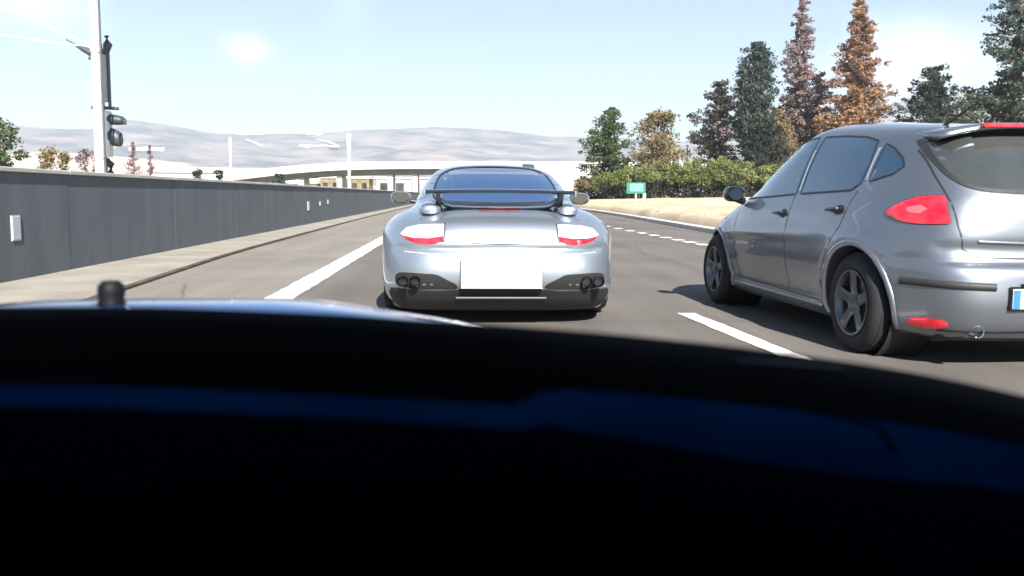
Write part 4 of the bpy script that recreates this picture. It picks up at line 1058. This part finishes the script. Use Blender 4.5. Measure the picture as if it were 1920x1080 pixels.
# cabin round the camera: roof, header, doors, floor, seats; it keeps the sun off the dashboard
def slab(name, x0, x1, y0, y1, z0, z1, m='cabin', bev=.02): return MB().bevelbox(x0, x1, y0, y1, z0, z1, bev, 2).build(name, m, oc, True)
slab('roof', -.62, .62, -1.7, .30, 1.29, 1.33)
slab('floor', -.72, .72, -1.7, .75, .16, .2)
for sx in (-1, 1):
    slab('door', sx*.76-.04, sx*.76+.04, -1.7, .70, .2, .86)
    MB().tube([(sx*.60, .28, 1.30), (sx*.74, .80, .84)], [.035, .045], 10).build('windscreen_pillar', 'cabin', oc, True)
    MB().tube([(sx*.62, -.35, 1.30), (sx*.74, -.35, .84)], [.04, .05], 10).build('door_pillar', 'cabin', oc, True)
    MB().tube([(sx*.60, -1.6, 1.30), (sx*.72, -1.95, .84)], [.07, .10], 10).build('rear_pillar', 'cabin', oc, True)
    slab('front_seat', sx*.38-.26, sx*.38+.26, -.95, -.75, .25, 1.0, bev=.06)
slab('rear_seat', -.62, .62, -1.75, -1.55, .25, .98, bev=.05)
# ================================================================== TREES
M['bark'] = mat('bark', (.10, .075, .055), .95, noise_scale=2, col2=(.17, .13, .10), stretch=(3, 3, .5), bump=.5, bump_scale=6)
M['pale_bark'] = mat('pale_bark', (.22, .19, .16), .95, noise_scale=2, col2=(.34, .30, .26), stretch=(3, 3, .5))
def leaves(rng, clumps, size, n_per, droop=.0, flat=.6):
    """many small bent leaf-clump quads scattered in each clump (c, r)"""
    v = []; f = []
    for (c, r) in clumps:
        c = Vector(c)
        for _ in range(n_per):
            d = Vector((rng.gauss(0, 1), rng.gauss(0, 1), rng.gauss(0, 1))).normalized()*(rng.random()**.45)
            p = c + Vector((d.x*r, d.y*r, d.z*r*flat)); p.z -= droop*rng.random()*r
            s = size*rng.uniform(.5, 1.5)
            a = Vector((rng.gauss(0, 1), rng.gauss(0, 1), rng.gauss(0, .6))).normalized()
            b = a.cross(Vector((rng.gauss(0, 1), rng.gauss(0, 1), rng.gauss(0, 1)))).normalized()
            k = len(v)
            w = s*rng.uniform(.3, .6)
            v += [p-a*s*.5, p+b*w, p+a*s*.6, p-b*w]
            f.append((k, k+1, k+2, k+3))
    return v, f
def limb(mb, rng, p0, p1, r0, r1, seg=4, wob=.06):
    p0, p1 = Vector(p0), Vector(p1); L = (p1-p0).length; pts = []
    for i in range(seg+1):
        t = i/seg; q = p0.lerp(p1, t)
        if 0 < i < seg: q += Vector((rng.gauss(0, 1), rng.gauss(0, 1), rng.gauss(0, .6)))*wob*L
        pts.append(q)
    mb.tube(pts, [r0+(r1-r0)*i/seg for i in range(seg+1)], 6)
    return pts
def conifer(loc, h, wid, leafm, barkm, label, seed, shape='cone', leaf=.28, density=1.0, base=.06, gap=.0, name='conifer_tree', lean=0, cat='tree', group=None, ragged=.25, bare=0.0, tops=1, extra=None):
    rng = random.Random(seed)
    t = empty(name, loc, rng.random()*6, label, cat, group)
    tr = MB(); lb = MB(); clumps = []
    top = Vector((lean, 0, h))
    pts = limb(tr, rng, (0, 0, -.3), top, .022*h+.05, .02, 8, .006)
    n = int(h*7.5*density)
    for i in range(n):
        z = base + (1-base)*((i+rng.random())/n)
        if shape == 'cone': rad = (1-z)**.85
        elif shape == 'column': rad = min(1, (1-z)*3.2)**.6*min(1, .45+z*1.4)*.95
        elif shape == 'spire': rad = max(.035, (1-z)**1.05)
        else: rad = math.sin(PI*min(1, max(0.02, z*.86+.12)))**.75
        rad *= wid/2*rng.uniform(1-ragged*1.6, 1+ragged)
        if rng.random() < gap: continue
        a = rng.random()*2*PI; zz = z*h
        up = rng.uniform(-.12, .30)*rad if shape != 'column' else rad*1.3
        p0 = Vector((lean*z, 0, max(.2, zz-up*.4))); p1 = Vector((lean*z+math.cos(a)*rad, math.sin(a)*rad, min(h*1.01, zz+up)))
        limb(lb, rng, p0, p1, .012*h*(1-z)+.02, .012, 3, .05)
        if rng.random() < bare: continue
        m = max(2, int(rad/.36))
        for k in range(m):
            q = p0.lerp(p1, (k+.8)/m + rng.uniform(-.1, .1))
            clumps.append((q+Vector((rng.gauss(0, .12), rng.gauss(0, .12), rng.gauss(0, .1)))*rad*.8, rng.uniform(.32, .75)*(.35+.6*min(1, rad))))
    tr.build('trunk', barkm, t, True)
    lb.build('branches', barkm, t, True)['kind'] = 'stuff'
    v, f = leaves(rng, clumps, leaf*.74, 34, .3)
    cr_ = obj('crown', v, f, leafm, t)
    if extra:      # a second colour of foliage in part of the crown
        v, f = leaves(rng, [c for c in clumps if extra[1](c[0].z/h, rng)], leaf*.78, 24, .3)
        obj('foliage', v, f, extra[0], t)
    return t
def broadleaf(loc, h, wid, leafm, barkm, label, seed, leaf=.26, n_cl=60, name='broadleaf_tree', group=None, extra=None, low=.15, cat='tree', npc=60):
    rng = random.Random(seed)
    t = empty(name, loc, rng.random()*6, label, cat, group)
    tr = MB(); lb = MB(); clumps = []
    fork = Vector((rng.gauss(0, .1), rng.gauss(0, .1), h*.3))
    limb(tr, rng, (0, 0, -.3), fork, .03*h+.04, .02*h+.02, 4, .02)
    for i in range(n_cl):
        zz = rng.uniform(low, .97); rr = math.sin(PI*min(1, .15+zz*.8))**.6*wid/2*rng.uniform(.35, 1.05)
        a = rng.random()*2*PI
        q = Vector((math.cos(a)*rr, math.sin(a)*rr, zz*h))
        if i % 2 == 0: limb(lb, rng, fork, q, .012*h, .012, 4, .05)
        clumps.append((q, rng.uniform(.09, .17)*(h+wid)/2*rng.uniform(.7, 1.2)))
    tr.build('trunk', barkm, t, True); lb.build('branches', barkm, t, True)['kind'] = 'stuff'
    v, f = leaves(rng, clumps, leaf, npc, 0, .8)
    obj('crown', v, f, leafm, t)
    if extra:
        v, f = leaves(rng, [c for c in clumps if extra[1](c[0].z/h, rng)], leaf, npc//2, 0, .8)
        obj('foliage', v, f, extra[0], t)
    return t
M['leaf_green'] = leaf_mat('leaf_green', (.045, .075, .035), (.11, .15, .06))
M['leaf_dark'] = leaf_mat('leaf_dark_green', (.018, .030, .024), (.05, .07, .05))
M['leaf_blue'] = leaf_mat('leaf_blue_green', (.03, .055, .05), (.085, .12, .10))
M['leaf_brown'] = leaf_mat('leaf_brown', (.16, .10, .055), (.32, .20, .11))
M['leaf_mauve'] = leaf_mat('leaf_mauve_brown', (.17, .12, .125), (.36, .27, .27))
M['leaf_orange'] = leaf_mat('leaf_orange', (.25, .135, .075), (.42, .265, .15))
M['leaf_olive'] = leaf_mat('leaf_olive', (.10, .12, .035), (.22, .25, .07))
M['leaf_shrub'] = leaf_mat('leaf_shrub', (.10, .12, .04), (.26, .285, .10), .6)
M['leaf_ochre'] = leaf_mat('leaf_ochre', (.16, .12, .06), (.32, .25, .13))

conifer((14.1, 84, 0), 9.3, 4.6, 'leaf_green', 'bark', 'pointed green conifer just right of the overpass end', 3, 'oval', .24, 1.5, .04, name='conifer_tree')
broadleaf((20.0, 90, 0), 9.6, 5.6, 'leaf_ochre', 'bark', 'round brownish tree between the green conifer and the pale posts', 5, .22, 110, extra=('leaf_green', lambda z, r: r.random() < .35), npc=70)
conifer((28.0, 95, 0), 13.4, 5.6, 'leaf_dark', 'bark', 'dark tree with grey-mauve patches left of the green cypress', 8, 'oval', .26, 1.25, .08, gap=.15, extra=('leaf_mauve', lambda z, r: z > .45 and r.random() < .6), ragged=.35)
conifer((30.7, 92, 0), 16.8, 4.2, 'leaf_blue', 'bark', 'tall narrow blue-green cypress with a rounded top', 12, 'column', .26, 1.5, .25, ragged=.12, name='cypress_tree')
conifer((31.4, 90, 0), 9.0, 5.6, 'leaf_dark', 'bark', 'low dark bushy tree at the foot of the green cypress', 13, 'oval', .26, 1.4, .04, name='conifer_tree')
conifer((34.2, 95, 0), 10.5, 5.0, 'leaf_ochre', 'bark', 'short olive-brown tree between the cypress and the mauve spire tree', 14, 'oval', .24, 1.3, .05)
conifer((37.6, 98, 0), 25.8, 9.6, 'leaf_mauve', 'pale_bark', 'tallest mauve-brown spire tree with a bare purple tip', 21, 'spire', .28, 1.15, .06, gap=.1, extra=('leaf_dark', lambda z, r: z < .48 and r.random() < .75), ragged=.3, bare=.05)
conifer((40.2, 99, 0), 14.8, 6.2, 'leaf_mauve', 'bark', 'ragged mauve tree wedged between the spire tree and the orange tree', 22, 'oval', .26, 1.0, .05, gap=.25, extra=('leaf_dark', lambda z, r: r.random() < .3), ragged=.4)
conifer((41.6, 92, 0), 23.4, 11.6, 'leaf_orange', 'bark', 'tall orange autumn conifer standing above the hatchback roof', 27, 'spire', .28, 1.35, .06, gap=.05, extra=('leaf_mauve', lambda z, r: z > .55 and r.random() < .8), ragged=.28)
conifer((47.9, 88, 0), 14.2, 7.8, 'leaf_dark', 'bark', 'broad dark green tree with two tops behind the hatchback roof', 31, 'oval', .27, 1.5, .04, gap=.1, ragged=.28)
conifer((45.2, 96, 0), 10.0, 4.6, 'leaf_brown', 'bark', 'small thin brown tree between the orange conifer and the broad dark tree', 33, 'oval', .22, .8, .05, gap=.3, ragged=.4)
conifer((39.5, 62, 0), 18.5, 9.5, 'leaf_blue', 'bark', 'blue-green conifer with layered branches cut by the right picture edge', 37, 'cone', .24, 1.0, .08, gap=.12, extra=('leaf_green', lambda z, r: z < .5 and r.random() < .5), ragged=.35)
# left, beyond the wall
broadleaf((-30.3, 60, 0), 5.7, 3.6, 'leaf_green', 'bark', 'rounded green tree cut by the left picture edge above the wall', 41, .16, 60, npc=70)
broadleaf((-27.4, 62, 0), 3.9, 2.6, 'leaf_ochre', 'bark', 'low brownish bush above the wall beside the green tree', 43, .15, 34, name='bush', cat='bush')
broadleaf((-25.9, 64, 0), 4.0, 2.2, 'leaf_mauve', 'bark', 'reddish bush above the wall, right of the brownish one', 44, .15, 34, name='bush', cat='bush')
conifer((-36.0, 100, 0), 6.4, 3.0, 'leaf_mauve', 'bark', 'small brown pointed tree above the wall, larger of the thin pair', 45, 'spire', .16, .8, .05, ragged=.4)
conifer((-34.2, 100, 0), 6.2, 2.0, 'leaf_mauve', 'bark', 'thinner brown pointed tree above the wall, left of the white mast', 46, 'spire', .15, .6, .05, ragged=.4)
broadleaf((-30.0, 112, .2), 3.6, 2.2, 'leaf_dark', 'bark', 'small dark bush on the green bank left of the overpass', 47, .18, 24, name='bush', cat='bush')
broadleaf((-32.6, 112, .2), 3.9, 1.7, 'leaf_dark', 'bark', 'small round dark tree left of the bush on the green bank', 48, .18, 22, name='bush', cat='bush')
broadleaf((-22.6, 112, 0), 3.4, 2.4, 'leaf_dark', 'bark', 'dark bush at the foot of the ochre building under the overpass', 49, .18, 26, name='bush', cat='bush')

# the hedge: shrubs growing into each other, each a plant of its own
hedge = [(12.6, 84, 2.6, 3.4), (14.2, 81, 3.0, 3.8), (15.9, 80, 3.5, 4.0), (17.6, 79, 3.8, 4.2), (19.4, 79, 4.1, 4.2), (21.2, 77, 4.1, 4.2), (22.9, 76, 4.0, 4.2), (24.6, 75, 3.8, 4.2), (26.3, 74, 3.5, 4.0), (28.2, 73, 3.4, 4.0), (30.4, 72, 3.4, 4.0)]
hl = ['leftmost shrub of the roadside hedge, low and brownish', 'second shrub from the left in the hedge, behind the sports car mirror', 'hedge shrub directly behind the green sign', 'hedge shrub just right of the green sign',
      'tall yellow-green hedge shrub below the brownish round tree', 'hedge shrub left of the middle, with the darkest foot', 'tall middle shrub of the hedge below the pale posts', 'hedge shrub below the dark mauve tree', 'hedge shrub below the green cypress', 'hedge shrub partly behind the hatchback mirror', 'rightmost hedge shrub hidden by the hatchback roof']
for i, (x, y, h, w) in enumerate(hedge):
    rng = random.Random(100+i)
    t = empty('hedge_shrub', (x, y, .5), rng.random()*6, hl[i], 'shrub', 'shrubs forming the roadside hedge')
    lb = MB(); cl_top = []; cl_low = []
    for k in range(46):
        a = rng.random()*2*PI; rr = w/2*rng.random()**.5; q = Vector((math.cos(a)*rr, math.sin(a)*rr, h*rng.uniform(.5, .92)*(1-.30*(rr/(w/2))**2)))
        if k % 3 == 0: limb(lb, rng, (rng.gauss(0, .2), rng.gauss(0, .2), -.2), q, .05, .012, 4, .06)
        cl_top.append((q, rng.uniform(.35, .6)))
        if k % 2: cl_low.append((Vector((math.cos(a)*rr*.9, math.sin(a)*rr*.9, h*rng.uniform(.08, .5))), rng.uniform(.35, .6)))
    lb.build('stems', 'bark', t, True)['kind'] = 'stuff'
    v, f = leaves(rng, cl_top, .14, 120, 0, .8)
    obj('foliage', v, f, 'leaf_ochre' if i == 0 else 'leaf_shrub', t)
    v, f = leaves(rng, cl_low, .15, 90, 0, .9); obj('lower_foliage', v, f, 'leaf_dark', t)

# dry grass and weeds on the verge and along the wall foot
def tufts(name, pts, m, hgt, label):
    v = []; f = []; rng = random.Random(9)
    for (x, y, z) in pts:
        for _ in range(7):
            a = rng.random()*2*PI; h = hgt*rng.uniform(.4, 1.2); w = .012*rng.uniform(.6, 1.4)*(1+y/30); k = len(v)
            dx, dy = math.cos(a), math.sin(a); lx, ly = rng.gauss(0, .3)*h, rng.gauss(0, .3)*h
            v += [(x-dy*w, y+dx*w, z-.03), (x+dy*w, y-dx*w, z-.03), (x+lx, y+ly, z+h)]; f.append((k, k+1, k+2))
    o = obj(name, v, f, m); o['kind'] = 'stuff'; return o
M['straw'] = mat('dry_grass_blade', (.34, .27, .14), .9, noise_scale=2, col2=(.52, .43, .26))
rng = random.Random(77); pts = []
for _ in range(9000):
    y = rng.uniform(14, 95); s = rng.random()**1.5*16; x = edge_x(y)+.45+s
    if noise.noise(Vector((x*.35, y*.22, 7))) > -.02:
        t_ = min(1, (s)/60); pts.append((x, y, .10+.25*(1-math.exp(-math.sqrt(max(0, s/60))*30))+.05))
tufts('dry_grass', pts, 'straw', .16, '')
# ================================================================== AIR
hz = MB().box(-4200, 4200, -50, 4300, -1.5, 420).build('haze', None); hz['kind'] = 'stuff'
hm = bpy.data.materials.new('haze'); hm.use_nodes = True; nt = hm.node_tree; nt.nodes.remove(nt.nodes['Principled BSDF'])
pv = nt.nodes.new('ShaderNodeVolumePrincipled'); pv.inputs['Color'].default_value = (.80, .89, 1.0, 1); pv.inputs['Density'].default_value = .00027
pv.inputs['Anisotropy'].default_value = .2
nt.links.new(pv.outputs[0], nt.nodes['Material Output'].inputs['Volume']); hz.data.materials.append(hm)
